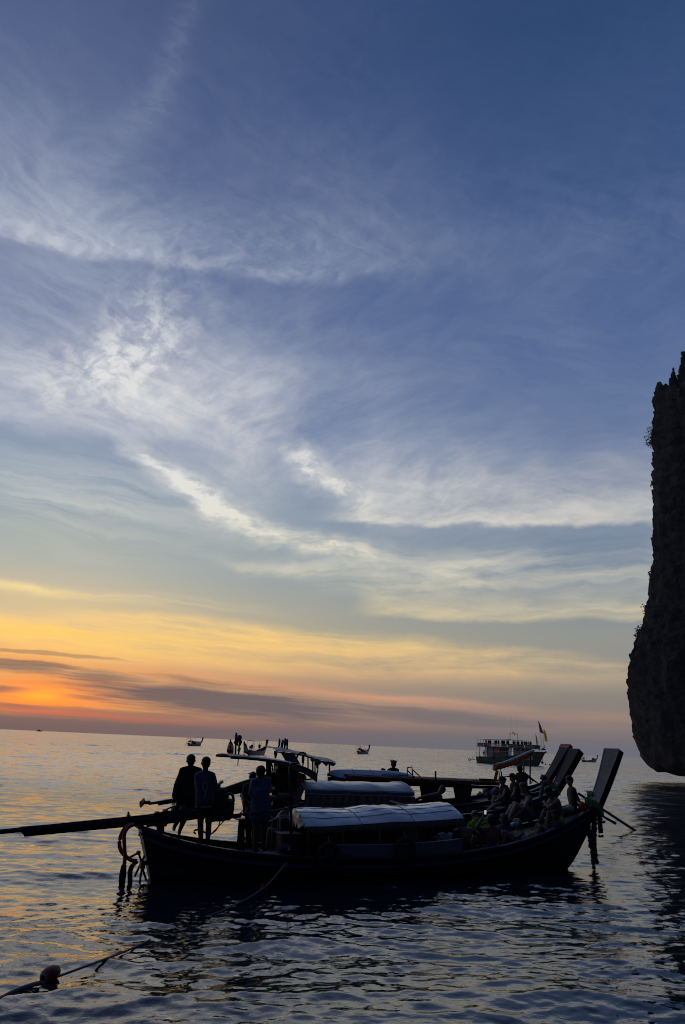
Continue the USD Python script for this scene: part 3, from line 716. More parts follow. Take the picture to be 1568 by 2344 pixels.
def prow(F, top_l, top_r, top_f, base, half, y0, thick_base):
    """tall leaning stem board: pixels of the aft face's top corners, the forward corner; base point in the frame"""
    A = F.P(*top_l, y0 + half); B = F.P(*top_r, y0 - half); 
    s, z = (A[0] + B[0]) / 2, (A[2] + B[2]) / 2
    C = F.P(*top_f, y0 - half); ds, dz = C[0] - s, C[2] - z
    b = np.asarray(base, float)
    ax = np.array([s - b[0], z - b[2]]); ax /= np.linalg.norm(ax)
    n = np.array([ax[1], -ax[0]])            # forward-down
    th = max(0.16, ds * n[0] + dz * n[1])
    prof = []
    for k in np.linspace(0, 1, 7):
        c = np.array([b[0] + (s - b[0]) * k - 0.10 * math.sin(math.pi * k) * n[0] * -1 * 0.6, b[2] + (z - b[2]) * k])
        hw = half * (0.62 + 0.38 * k ** 1.4); t_ = thick_base + (th - thick_base) * k
        prof.append([[c[0], -hw + y0, c[1]], [c[0], hw + y0, c[1]], [c[0] + n[0] * t_, hw + y0, c[1] + n[1] * t_], [c[0] + n[0] * t_, -hw + y0, c[1] + n[1] * t_]])
    v = np.array(prof); nr = len(v)
    f = np.vstack([grid_faces(nr, 4, wrap=True), [[0, 1, 2], [0, 2, 3]], np.array([[0, 2, 1], [0, 3, 2]]) + (nr - 1) * 4])
    m = trimesh.Trimesh(v.reshape(-1, 3), f, process=False); m.fix_normals()
    edges = [v[:, k] for k in range(4)]
    return m, edges, v[-1]
def arched(s0, s1, zn0, zn1, rise, hb, nx=34, ny=19, seed=1, sag=0.03, bays=3, y0=0.0, flat=1.0):
    """cloth roof pulled over bows: eave heights zn0..zn1, rise at the ridge"""
    U, V = np.meshgrid(np.linspace(0, 1, nx), np.linspace(-1, 1, ny), indexing='ij')
    x = s0 + (s1 - s0) * U; y = y0 + V * hb
    arch = (1 - np.abs(V) ** (2.0 * flat))
    z = zn0 + (zn1 - zn0) * U + rise * arch
    nz = np.asarray(meshkit.fbm(np.stack([x * 1.6, y * 1.2, 0 * x + seed], -1), octaves=4, seed=seed)) * 2 - 1
    dip = -np.abs(np.sin(np.pi * bays * U)) * sag * (0.4 + 0.6 * arch)
    fold = np.asarray(meshkit.noise(np.stack([x * 5 + y * 3, y * 2.0, 0 * x + 7], -1), seed)) - 0.5
    z = z + dip + nz * sag * 1.3 * (0.25 + arch) + fold * sag * 1.1 * (np.abs(V) > 0.5) * (np.abs(V) < 0.98)
    return np.stack([x, y, z], -1)

# ------------------------------------------------------------------ the near long-tail boat
ROWS1 = [(-0.26, .20, 1.06, .15, -.18), (.82, .70, .78, .95, -.26), (2.27, .98, .59, 2.27, -.32), (3.83, 1.08, .50, 3.83, -.34), (5.3, 1.10, .475, 5.3, -.35), (6.74, 1.08, .50, 6.7, -.35),
         (8.77, .96, .66, 8.6, -.33), (10.44, .72, .95, 10.0, -.30), (11.5, .47, 1.20, 10.8, -.27), (12.3, .25, 1.44, 11.5, -.18), (12.9, .09, 1.66, 12.35, .62)]
boat1 = thing('longtail_boat', 'near dark longtail boat with white tarpaulin roof and people seated in its bow', 'longtail boat', F1.o, F1.a)
hm, S1 = hull_mesh(ROWS1)
obj('hull', hm, 'hull_paint', boat1)
for sd in (-1, 1):
    g = obj('gunwale', strip(along(S1, sd, 0.0, -0.01) + [0, 0, 0.02], 0.11, 0.055), 'navy_paint', boat1)
    obj('rub_rail', strip(along(S1, sd, -0.16, 0.022, s1=12.6), 0.045, 0.07), 'blue_paint', boat1)
    obj('side_strake', strip(along(S1, sd, -0.34, 0.012, s1=12.3), 0.03, 0.04), 'hull_paint', boat1)
def deck(S, s0, s1, drop, n, m, parent, name='deck_plank', th=0.03):
    ss = np.linspace(s0, s1, n + 1)
    for a, b in zip(ss[:-1], ss[1:]):
        q = []
        for s in (a + 0.006, b - 0.006):
            hb = np.interp(s, S[:, 0], S[:, 1]) - 0.075; z = np.interp(s, S[:, 0], S[:, 2]) - drop
            q += [[s, -hb, z], [s, hb, z], [s, -hb, z - th], [s, hb, z - th]]
        obj(name, trimesh.convex.convex_hull(np.array(q)), m, parent)
deck(S1, -0.25, 3.3, 0.10, 12, 'wood_deck', boat1)
deck(S1, 10.2, 12.55, 0.07, 9, 'wood_deck', boat1)
deck(S1, 3.4, 10.1, 0.42, 10, 'wood_dark', boat1, 'floor_board')
# side benches and thwarts
for s in (8.2, 9.2):
    hb = float(np.interp(s, S1[:, 0], S1[:, 1])) - 0.07
    obj('thwart', box((s, 0, 0.50), (0.26, hb * 2, 0.04), bevel=0.008), 'wood_deck', boat1)
obj('transom_cap', box((-0.27, 0, 1.09), (0.14, 0.50, 0.07), bevel=0.012), 'wood_dark', boat1)
pm, pe, ptop = prow(F1, (1385, 1713), (1415, 1715), (1425, 1732), (12.72, 0, 1.50), 0.30, 0.0, 0.20)
stem = obj('prow_board', pm, 'prow_wood', boat1)
obj('edge_trim', [tube(pe[0], 0.018, 6), tube(pe[1], 0.018, 6), tube([ptop[0], ptop[1]], 0.02, 6)], 'prow_edge', stem)
c = ptop.mean(0); 
side_ = np.array(pe[0]); fr_ = np.array(pe[3])
obj('side_panel', trimesh.convex.convex_hull(np.vstack([side_ * 0.94 + fr_ * 0.06, side_ * 0.06 + fr_ * 0.94]) + [0, -0.006, 0]), 'prow_dark', stem)
# canopy
can = arched(3.30, 7.62, 1.17, 1.35, 0.31, 0.96, nx=64, ny=31, seed=4, sag=0.034, bays=2, flat=1.2)
# the tarpaulin is slack behind the first bow and lifts again forwards
uu = (can[:, :, 0] - 3.32) / 4.3
can[:, :, 2] += -0.05 * np.exp(-((uu - 0.33) / 0.16) ** 2) * (1 - (can[:, :, 1] / 0.94) ** 2)
roof = obj('tarpaulin_roof', sheet(can, 0.012), 'tarp_white', boat1, True)
for k in (-0.72, -0.42, -0.1, 0.25, 0.6): obj('tarpaulin_seam', strip(np.array([can[i, int((k + 1) / 2 * 30)] + [0, 0, 0.010] for i in range(0, 64, 3)]), 0.022, 0.006), 'tarp_blue', roof)
for i in (21, 42): obj('tarpaulin_seam', strip(can[i, ::2] + [0, 0, 0.010], 0.03, 0.006), 'tarp_blue', roof)
eave = can[:, 0]
val = np.stack([eave + [0, -0.02, -0.015], eave + [0, -0.035, -0.07], eave + [0, -0.03, -0.14]], 1)
val[:, 2, 2] += 0.02 * np.sin(np.arange(64) * 0.9)
obj('valance', sheet(val, 0.008), 'curtain_brown', boat1, True)
for i in (0, 21, 42, 63): obj('roof_bow', tube(can[i, ::2] - [0, 0, 0.035], 0.018, 6), 'steel', boat1)
for sd, j in ((-1, 0), (1, 30)):
    obj('eave_rail', tube(can[::3, j] - [0, 0, 0.035], 0.016, 6), 'steel', boat1)
    for i in (1, 14, 28, 42, 61):
        e = can[i, j]; hb = float(np.interp(e[0], S1[:, 0], S1[:, 1]))
        obj('roof_post', tube([e - [0, 0, 0.03], [e[0], sd * (hb - 0.05), float(np.interp(e[0], S1[:, 0], S1[:, 2]))]], 0.020, 6), 'black_steel', boat1)
# slack flap at the stern end of the roof
fl = np.array([[can[0, j] * (1 - t) + np.array([3.10 + 0.25 * t, can[0, j, 1] * (0.9 - 0.5 * t), 1.10 - 0.05 * j / 30]) * t + [0, 0, 0.03 * math.sin(j * 1.3 + t * 5)] for t in np.linspace(0, 1, 7)] for j in range(0, 16)])
obj('tarpaulin_flap', sheet(fl, 0.008), 'tarp_grey', boat1, True)
# two poles lashed across the roof
p, q = F1.P(893, 1836, 0.45), F1.P(967, 1861, -0.45)
obj('roof_pole', tube([p + [0, 0, 0.03], (p + q) / 2 + [0, 0, 0.05], q + [0, 0, 0.04]], 0.022, 7), 'rope', boat1)
obj('roof_pole', tube([p + [0.02, 0, 0.03], (p + q) / 2 + [-0.05, 0, 0.04], q + [-0.16, 0, 0.05]], 0.016, 6), 'rope', boat1)
# white side cloths below the opening
def side_cloth(sd):
    ss = np.linspace(3.75, 7.55, 40); g = []
    for s in ss:
        hb = float(np.interp(s, S1[:, 0], S1[:, 1])); zg = float(np.interp(s, S1[:, 0], S1[:, 2]))
        top_ = zg + 0.29 + 0.05 * (s - 3.75) / 3.8
        wv = 0.012 * math.sin(s * 9)
        g.append([[s, sd * (hb - 0.02), zg + 0.04], [s, sd * (hb - 0.015 + wv), (zg + top_) / 2], [s, sd * (hb - 0.03), top_]])
    return sheet(np.array(g), 0.01), np.array(g)[:, 2]
for sd in (-1, 1):
    m_, e_ = side_cloth(sd)
    obj('side_cloth', m_, 'tarp_blue', boat1, True)
    obj('side_rail', tube(e_[::3], 0.014, 6), 'steel', boat1)
# cabin back wall and a clear curtain on the far side
g = [[[s, 0.98, 0.62], [s, 0.985 + 0.02 * math.sin(s * 6), 0.95], [s, 0.97, 1.22]] for s in np.linspace(3.7, 7.5, 30)]
obj('clear_curtain', sheet(np.array(g), 0.006), 'curtain_clear', boat1, True)
# stern pole with a hooked head
b0 = F1.P(668, 1966, -0.92); t0 = F1.P(664, 1756, -0.92)
obj('stern_pole', tube(np.vstack([np.linspace(b0, t0, 8), curve([t0, t0 + [0.03, 0.02, 0.06], t0 + [0.11, 0.03, 0.075], t0 + [0.17, 0.05, 0.06]], 8)[1:]]), 0.036, 8), 'black_steel', boat1)
b0 = F1.P(640, 1945, -0.5); t0 = F1.P(641, 1850, -0.5)
for px in (641, 622):
    b0 = F1.P(px, 1950, -0.1); t0 = F1.P(px + 1, 1868, -0.1)
    obj('rail_post', tube([b0, t0], 0.018, 6), 'steel', boat1)
obj('stern_rail', tube([F1.P(596, 1891, -0.1), F1.P(641, 1868, -0.1), F1.P(700, 1872, 0.1)], 0.016, 6), 'steel', boat1)
# engine and its long tail
eng = obj('engine', [box(F1.P(497, 1846, 0.0), (0.44, 0.42, 0.62), bevel=0.07), box(F1.P(499, 1818, 0.0), (0.34, 0.34, 0.30), bevel=0.05),
                     box(F1.P(503, 1865, -0.05), (0.50, 0.36, 0.22), bevel=0.05)], 'black_steel', boat1)
c = F1.P(497, 1846, 0)
obj('air_filter', moved(lathe([(0, -.09), (.10, -.09), (.11, -.07), (.11, .07), (.10, .09), (0, .09)]), F1.P(494, 1802, -0.02)), 'black_steel', eng)
obj('flywheel', moved(lathe([(0, -.05), (.20, -.05), (.23, -.03), (.23, .03), (.20, .05), (0, .05)], 'x', 20), c + [0.30, 0, -0.05]), 'rust_steel', eng)
obj('exhaust', tube(curve([c + [0.05, -0.22, 0.2], c + [0.25, -0.26, 0.28], c + [0.30, -0.28, 0.12], c + [0.12, -0.30, -0.1]], 14), 0.032, 8), 'black_steel', eng)
for k in range(4): obj('cylinder_fin', box(c + [0, 0, 0.13 + 0.045 * k], (0.47, 0.45, 0.014)), 'rust_steel', eng)
tl, tr, bl, br = F1.P(42, 1893.6), F1.P(350, 1863), F1.P(56, 1915), F1.P(339, 1888)
hs = trimesh.convex.convex_hull(np.array([p + [0, d, 0] for p in (tl, tr, bl, br) for d in (-0.035, 0.035)]))
tail = obj('tail_shaft', [tube([F1.P(-120, 1912), F1.P(0, 1904), F1.P(50, 1899)], 0.05, 10), tube([F1.P(48, 1899), F1.P(360, 1873)], 0.062, 10)], 'black_steel', boat1)
obj('guard_plate', hs, 'black_steel', tail)
obj('shaft_tube', tube([F1.P(340, 1875), F1.P(430, 1864), F1.P(490, 1862)], [0.11, 0.12, 0.10], 10), 'black_steel', tail)
obj('cross_brace', [bar(F1.P(335, 1890, d), F1.P(470, 1868, d), 0.04, 0.07) for d in (-.12, .12)] + [bar(F1.P(352, 1864, d), F1.P(470, 1846, d), 0.03, 0.05) for d in (-.10, .10)], 'rust_steel', tail)
obj('bracket', [box(F1.P(x, y), (0.09, 0.20, 0.10), bevel=0.015) for x, y in ((360, 1863), (378, 1858), (398, 1853), (418, 1850))] + [tube(curve([F1.P(371, 1860), F1.P(385, 1851), F1.P(405, 1845), F1.P(425, 1846)], 10), 0.02, 6)], 'rust_steel', tail)
obj('clamp', [tube([F1.P(294, 1888), F1.P(294, 1858)], 0.025, 6), box(F1.P(294, 1868), (0.07, 0.13, 0.05))], 'rust_steel', tail)
obj('pivot_post', [bar(F1.P(368, 1912), F1.P(366, 1884), 0.16, 0.14), box(F1.P(366, 1886), (0.28, 0.22, 0.10), bevel=0.02)], 'black_steel', boat1)
obj('engine_bed', [bar(F1.P(470, 1880, d), F1.P(552, 1866, d), 0.05, 0.08) for d in (-.16, .16)], 'black_steel', boat1)
ta = obj('tiller_arm', tube([F1.P(500, 1872, -0.16), F1.P(560, 1863, -0.35), F1.P(620, 1858, -0.62), F1.P(688, 1844, -0.66)], [0.04, 0.03, 0.025, 0.022], 8), 'black_steel', boat1)
obj('grip', tube([F1.P(660, 1850, -0.65), F1.P(690, 1843.5, -0.66)], 0.032, 8), 'rubber', ta)
obj('throttle_stand', [tube([F1.P(558, 1868, -.2), F1.P(559, 1831, -.2)], 0.025, 6), tube(curve([F1.P(546, 1866, -.2), F1.P(563, 1850, -.2), F1.P(582, 1842, -.2)], 8), 0.014, 6), tube(curve([F1.P(560, 1862, -.2), F1.P(567, 1852, -.2), F1.P(579, 1848, -.2)], 8), 0.012, 6)], 'black_steel', boat1)
obj('stay_wire', [tube([F1.P(515, 1877, -.3), F1.P(468, 1925, -.4)], 0.012, 5), tube(curve([F1.P(505, 1866, -.3), F1.P(490, 1905, -.3), F1.P(470, 1912, -.3)], 8), 0.014, 5)], 'black_steel', boat1)
obj('deck_hook', [tube(curve([F1.P(448, 1909, .3), F1.P(444, 1902, .3), F1.P(452, 1899, .3), F1.P(468, 1905, .3), F1.P(478, 1908, .3)], 12), 0.022, 6)], 'black_steel', boat1)
obj('upright_locker', trimesh.convex.convex_hull(np.array([F1.P(x, y, d) for x, y in ((546, 1876), (561, 1879), (541, 1944), (560, 1950)) for d in (0.25, 0.6)])), 'wood_dark', boat1)
obj('locker_lid', box(F1.P(553, 1875, 0.42), (0.26, 0.40, 0.04), bevel=0.008), 'wood_deck', boat1)
# bow deck: mooring ring and bitts
obj('mooring_ring', moved(torus(0.075, 0.013, 'y', 20, 8), F1.P(1266, 1905, -0.50)), 'steel', boat1)
# rudder-like steel frame at the stern
fr = [((291, 1966), (317, 1952)), ((317, 1952), (328, 1984)), ((331, 1958), (308, 2007)), ((327, 1974), (318, 2032)), ((327, 1990), (335, 2016))]
rf = obj('stern_frame', [tube([F1.P(*a, y), F1.P(*b, y)], 0.024, 7) for (a, b), y in zip(fr, (-.2, -.2, -.1, -.3, -.15))], 'rust_steel', boat1)
obj('hinge_plate', box(F1.P(326, 1979, -.2), (0.10, 0.20, 0.16), bevel=0.015), 'rust_steel', rf)
obj('hinge_plate', box(F1.P(317, 1952, -.2), (0.08, 0.12, 0.08), bevel=0.015), 'rust_steel', rf)
obj('hinge_pin', tube([F1.P(326, 1978, -.2), F1.P(336, 1975, -.1)], 0.05, 8), 'rust_steel', rf)

# things that lie in or hang from the near boat
def fender(F, px, py, y, R, r, label):
    c = F.P(px, py, y); t, b = in_frame(F, 'tyre_fender', label, 'tyre', c - [0, 0, R + r], 'tyres hung on the near boat')
    tread = torus(R, r, 'y', 36, 12)
    put('tyre', moved(tread, c), 'rubber', t, b)
    put('lashing', tube([c + [0, 0.02, R - 0.02], c + [0.02, 0.10, R + 0.16]], 0.012, 5), 'rope', t, b)
fender(F1, 752, 1958, -1.17, 0.235, 0.062, 'black tyre fender at the stern end of the white side cloth')
fender(F1, 928, 1945, -1.17, 0.235, 0.062, 'black tyre fender amidships, further forward along the white side cloth')
h1 = [F1.P(*p, -0.25) for p in ((305, 1888), (287, 1895), (276, 1915), (273.5, 1932), (278, 1949), (290, 1962), (308, 1970.5), (314, 1971), (304, 1980), (299, 1990), (297.5, 2003), (295, 2034))]
t, b = in_frame(F1, 'cooling_hose', 'red rubber hose looping below the tail shaft, with the rearward bulge', 'hose', h1[-1], 'red hoses under the tail shaft')
put('hose', tube(curve(h1, 60), 0.042, 10), 'hose_red', t, b); 
put('boot', tube(curve(h1[-4:], 10), 0.052, 10), 'rubber', t, b)
h2 = [F1.P(*p, -0.40) for p in ((306, 1888), (293, 1895), (285, 1908), (284, 1924), (285.5, 1948), (286, 1966), (284, 1980), (281, 2000), (279, 2026))]
t, b = in_frame(F1, 'cooling_hose', 'red rubber hose hanging straight below the tail shaft into a black boot', 'hose', h2[-1], 'red hoses under the tail shaft')
put('hose', tube(curve(h2, 50), 0.040, 10), 'hose_red', t, b)
put('boot', tube(curve(h2[-3:], 8), [0.055, 0.06, 0.066, 0.07, 0.072, 0.072, 0.07, 0.06], 10), 'rubber', t, b)
# crate, sack, bags on the stern deck
c = F1.P(658, 1952, -0.35)
t, b = in_frame(F1, 'wooden_crate', 'dark red-brown wooden crate behind the stern pole', 'crate', c)
put('crate_body', box(c + [0, 0, 0.20], (0.52, 0.46, 0.40), bevel=0.012), 'redbrown_wood', t, b)
put('lid', box(c + [0, 0, 0.415], (0.55, 0.49, 0.035), bevel=0.008), 'wood_deck', t, b)
for k in (-0.16, 0.16): put('batten', box(c + [k, -0.238, 0.20], (0.06, 0.02, 0.38)), 'wood_dark', t, b)
c = F1.P(616, 1945, 0.05)
t, b = in_frame(F1, 'foam_cushion', 'pale rounded foam cushion standing behind the man in the cap', 'cushion', c)
put('cushion', blobhull((c + [0, 0, .10], .10), (c + [0.12, 0, .10], .10), (c + [0.02, 0, .40], .10), (c + [0.13, 0.0, .36], .09)), 'grey_paint', t, b, True)
put('strap', tube([c + [0.06, -0.11, 0.08], c + [0.065, -0.112, 0.45]], 0.010, 5), 'rope', t, b)
c = F1.P(645, 1953, -0.75)
t, b = in_frame(F1, 'blue_dry_bag', 'small crumpled dark blue bag on the stern deck by the crate', 'bag', c)
put('bag', trimesh.util.concatenate([blobhull((c + [0, 0, .08], .08), (c + [.2, 0, .07], .07), (c + [.1, .05, .14], .06))]), 'cloth_navy', t, b, True)
put('tag', box(c + [0.14, -0.085, 0.10], (0.06, 0.01, 0.08)), 'cloth_white', t, b)
# ribbons and flowers round the bow
def garland(F, y0, spec, name, label):
    t = None
    for part, kind, m, pts, r in spec:
        q = [F.P(x, y, y0 + dy) for x, y, dy in pts]
        if t is None:
            t, b = in_frame(F, name, label, 'garland', q[0])
        if kind == 'lump': ms = lumps(np.mean(q, 0), np.maximum(np.ptp(np.array(q), axis=0) / 2, 0.04), int(r[0]), r[1], int(abs(hash((pts[0][0], pts[0][1]))) % 999))
        elif kind == 'band':
            a = np.array(q); n_ = len(a)
            P_ = np.array([[x + [0, 0, 0], x + [0.02, 0, -r[0] / 2], x + [0.03, 0, -r[0]]] for x in curve(a, 24)])
            nz = np.asarray(meshkit.noise(P_ * 9, 3)) - 0.5
            P_ = P_ + nz[..., None] * np.array([0.03, 0.05, 0.02])
            ms = sheet(P_, 0.02)
        else:
            ms = []
            rg = np.random.default_rng(int(pts[0][0]))
            a = curve(q, 26)
            for x in a[::1]:
                s_ = trimesh.creation.icosphere(1); s_.vertices *= r[0] * rg.uniform(0.7, 1.25) * np.array([1, 1, 0.75]); s_.vertices += rg.normal(0, r[0] * .14, s_.vertices.shape); s_.apply_translation(x); ms.append(s_)
        put(part, ms, m, t, b, 50)
    return t
garland(F1, 0.0, [
    ('green_sash', 'band', 'cloth_green', [(1338, 1832, -.34), (1350, 1829, -.42), (1362, 1832, -.40), (1372, 1842, -.28), (1380, 1853, -.14)], (0.20,)),
    ('green_sash', 'band', 'cloth_green', [(1338, 1830, .30), (1352, 1824, .34), (1366, 1829, .30), (1378, 1848, .10)], (0.16,)),
    ('flower_bunch', 'lump', 'cloth_red', [(1328, 1840, -.36), (1352, 1852, -.36)], (26, 0.055)),
    ('flower_bunch', 'lump', 'cloth_red', [(1354, 1852, -.25), (1364, 1858, -.22)], (12, 0.05)),
    ('flower_bunch', 'lump', 'flower_white', [(1341, 1823, -.1), (1360, 1811, -.1)], (40, 0.026)),
    ('flower_bunch', 'lump', 'flower_dark', [(1344, 1824, -.05), (1362, 1818, -.1)], (22, 0.035)),
    ('flower_bunch', 'lump', 'flower_dark', [(1350, 1845, -.3), (1374, 1862, -.2)], (20, 0.05)),
    ('hanging_garland', 'string', 'garland_dry', [(1358, 1864, -.22), (1357, 1900, -.22), (1356, 1935, -.22), (1357.5, 1962, -.22), (1359, 1988, -.22)], (0.062,)),
    ('hanging_garland', 'string', 'garland_dry', [(1364, 1864, -.20), (1362, 1900, -.20), (1362, 1935, -.20), (1364, 1960, -.20), (1366, 1974, -.20)], (0.055,)),
    ('hanging_garland', 'string', 'cloth_navy', [(1350, 1868, -.24), (1347, 1890, -.24), (1349, 1915, -.24), (1352, 1938, -.24)], (0.055,)),
    ('hanging_garland', 'string', 'flower_dark', [(1372, 1864, -.15), (1373, 1880, -.15), (1375, 1904, -.15)], (0.065,)),
    ('tassel', 'string', 'flower_dark', [(1371, 1914, -.18), (1376, 1914.5, -.18), (1380, 1913, -.18)], (0.032,)),
    ('tassel', 'string', 'flower_dark', [(1376, 1881, -.18), (1380, 1882.5, -.18), (1384, 1880, -.18)], (0.030,)),
    ('cord', 'string', 'rope', [(1374, 1862, -.18), (1377, 1872, -.18), (1378, 1881, -.18)], (0.010,)),
    ('cord', 'string', 'rope', [(1372, 1900, -.18), (1371, 1908, -.18), (1373, 1914, -.18)], (0.010,)),
], 'bow_garland', 'green sash, red flowers and long garlands tied round the near boat\'s bow')
# mooring line with a float
r0 = F1.P(655, 1976, -1.12)
rp = [F1.W(r0), F1.W(F1.P(632, 2004, -1.6)), at(605, 2031, 0.16), at(575, 2052, 0.07), at(535, 2072, 0.05), at(500, 2088, 0.03), at(420, 2118, -0.06), at(300, 2172, 0.04), at(210, 2207, 0.08), at(133, 2235, 0.10)]
rp2 = [at(92, 2250, 0.08), at(50, 2262, 0.05), at(0, 2285, 0.03), at(-60, 2312, 0.02)]
t = thing('mooring_rope', 'grey mooring rope slung from the near boat into the water at lower left', 'rope', (0, 0, 0))
obj('rope', tube(curve(rp, 70), 0.016, 8), 'rope', t); obj('rope', tube(curve(rp2, 24), list(np.linspace(0.028, 0.014, 24)), 8), 'rope', t)
kn = at(605, 2031, 0.16)
obj('knot', lumps(kn, np.array([.04, .03, .03]), 7, 0.030, 5), 'cloth_red', t)
bc = at(112, 2247, 0.0); ax = at(140, 2233, 0.0) - at(90, 2252, 0.0); yaw = math.atan2(ax[1], ax[0])
t = thing('mooring_buoy', 'orange-red barrel float threaded on the mooring rope', 'buoy', bc, yaw)
pr = [(0.03, -.115), (.07, -.118), (.095, -.10), (.112, -.05), (.116, 0), (.112, .05), (.095, .10), (.07, .118), (.03, .115), (.03, -.115)]
bm = lathe([(a_ * .86, b_ * .86) for a_, b_ in pr], 'x', 28); bm.apply_transform(trimesh.transformations.rotation_matrix(-0.16, [0, 1, 0]))
obj('float', moved(bm, (0, 0, .075)), 'buoy_orange', t, 40)
obj('collar', [moved(torus(0.055, 0.018, 'x', 16, 6), (0.106, 0, .088)), moved(torus(0.045, 0.016, 'x', 16, 6), (-0.106, 0, .058))], 'rope', t)
# long pole stuck out beyond the bow
p0_, p1_ = F2.P(1325, 1817, -0.6), None
e = at(1455, 1902, -0.05)
t = thing('bamboo_pole', 'dark long pole slanting from behind the near bow down into the water', 'pole', e)
obj('pole', tube([F2.W(p0_) - e, np.zeros(3)], [0.045, 0.06], 9), 'wood_dark', t)
a_, b_ = at(1372, 1864, 1.0), at(1409, 1884, 0.45)
d0 = F2.W(F2.P(1372, 1864, -.6)) - e; d1 = F2.W(F2.P(1409, 1885, -.6)) - e
obj('splint', tube([d0, d1], [0.035, 0.05], 8), 'wood_dark', t)

# ------------------------------------------------------------------ second and third long-tail boats
def sheer_rows(s0, s1, zs, hb, zb=-0.35):
    """a long-tail hull from s0 to s1 with gunwale heights zs at the stern, amidships and bow"""
    L = s1 - s0; u = np.array([0, .09, .2, .32, .44, .55, .70, .82, .90, .955, 1.0])
    b = np.array([.22, .62, .86, .98, 1.0, .98, .88, .66, .44, .24, .09]) * hb
    z = np.interp(u, [0, .09, .2, .32, .44, .55, .70, .82, .90, .955, 1.0], zs)
    k = np.array([.035, .1, .2, .32, .44, .55, .69, .785, .85, .895, .955])
    zk = np.array([zb * .5, zb * .8, zb * .9, zb, zb, zb, zb * .95, zb * .85, zb * .7, zb * .4, 0.7])
    return [(s0 + L * u[i], b[i], z[i], s0 + L * k[i], zk[i]) for i in range(11)]
# --- second boat
boat2 = thing('longtail_boat', 'second longtail boat with railed grey roof and brown curtains, behind the near boat', 'longtail boat', F2.o, F2.a)
rows2 = sheer_rows(3.6, 15.0, [1.30, 1.12, 1.0, .96, .96, 1.0, 1.14, 1.34, 1.52, 1.66, 1.80], 1.15)
hm, S2 = hull_mesh(rows2)
obj('hull', hm, 'hull_paint', boat2)
for sd in (-1, 1):
    obj('gunwale', strip(along(S2, sd, 0.0, -0.01) + [0, 0, 0.02], 0.11, 0.055), 'navy_paint', boat2)
    obj('rub_rail', strip(along(S2, sd, -0.12, 0.022, s1=14.6), 0.045, 0.08), 'blue_paint', boat2)
    obj('side_strake', strip(along(S2, sd, -0.27, 0.016, s1=14.3), 0.035, 0.06), 'navy_paint', boat2)
deck(S2, 3.7, 6.0, 0.10, 8, 'wood_deck', boat2)
deck(S2, 12.4, 14.6, 0.08, 8, 'wood_deck', boat2)
deck(S2, 6.1, 12.3, 0.5, 10, 'wood_dark', boat2, 'floor_board')
for s in (10.6, 11.4): obj('thwart', box((s, 0, 0.92), (0.26, 1.9, 0.04), bevel=0.008), 'wood_deck', boat2)
zb = F2.P(1268, 1800, 0)
pm, pe, ptop = prow(F2, (1303, 1711), (1325, 1716), (1334, 1730), (14.75, 0, 1.62), 0.27, 0.0, 0.22)
stem2 = obj('prow_board', pm, 'prow_dark', boat2)
obj('edge_trim', [tube(pe[0], 0.014, 6), tube(pe[1], 0.014, 6)], 'prow_dark', stem2)
# railed roof
y_n = -1.0
n0, n1 = F2.P(697, 1808, y_n), F2.P(948, 1815, y_n)
s0_, s1_ = n0[0], n1[0]; zn0, zn1 = n0[2], n1[2]
can2 = arched(s0_, s1_, zn0, zn1, 0.24, 1.0, nx=48, ny=25, seed=9, sag=0.02, bays=3, flat=1.2)
obj('roof', sheet(can2, 0.012), 'tarp_grey', boat2, True)
ew = can2[:, 0]
obj('roof_edge_cloth', sheet(np.stack([ew + [0, -.02, .01], ew + [0, -.03, -.05], ew + [0, -.025, -.10]], 1), 0.01), 'tarp_blue', boat2, True)
for dz in (0.035, -0.10): obj('roof_rail', tube([p + [0, -0.06, dz] for p in ew[::3]], 0.014, 6), 'steel', boat2)
for i in range(0, 48, 9): obj('rail_stud', tube([ew[i] + [0, -.06, -.10], ew[i] + [0, -.06, .035]], 0.012, 5), 'steel', boat2)
for i in (0, 47): obj('roof_bow', tube(can2[i, ::2] + [0, 0, 0.01], 0.022, 6), 'steel', boat2)
for sd, j in ((-1, 0), (1, 24)):
    for i in (1, 16, 32, 46):
        e_ = can2[i, j]; obj('roof_post', tube([e_ - [0, 0, .04], [e_[0], sd * (float(np.interp(e_[0], S2[:, 0], S2[:, 1])) - .05), float(np.interp(e_[0], S2[:, 0], S2[:, 2]))]], 0.022, 6), 'black_steel', boat2)
# brown curtains pleated on the near side
for a, b_, sd in ((0.0, 0.46, 1), (0.47, 1.0, -1)):
    g = []
    for u in np.linspace(a, b_, 46):
        e_ = np.array([np.interp(u, np.linspace(0, 1, 48), ew[:, k]) for k in range(3)])
        rows_ = []
        for v_ in np.linspace(0, 1, 8):
            pl = 0.035 * math.sin((u - a) * 95 + v_ * 3.5 * sd)
            rows_.append(e_ + [0, -0.06 + pl - 0.04 * v_, -0.11 - 0.52 * v_])
        g.append(rows_)
    obj('curtain', sheet(np.array(g), 0.008), 'curtain_brown', boat2, True)
obj('curtain', sheet(np.array([[can2[0, j] + [-0.25 * v_ - 0.02 + 0.03 * math.sin(j * 1.3), 0, -0.03 - 0.60 * v_] for v_ in np.linspace(0, 1, 6)] for j in range(0, 25)]), 0.008), 'curtain_brown', boat2, True)
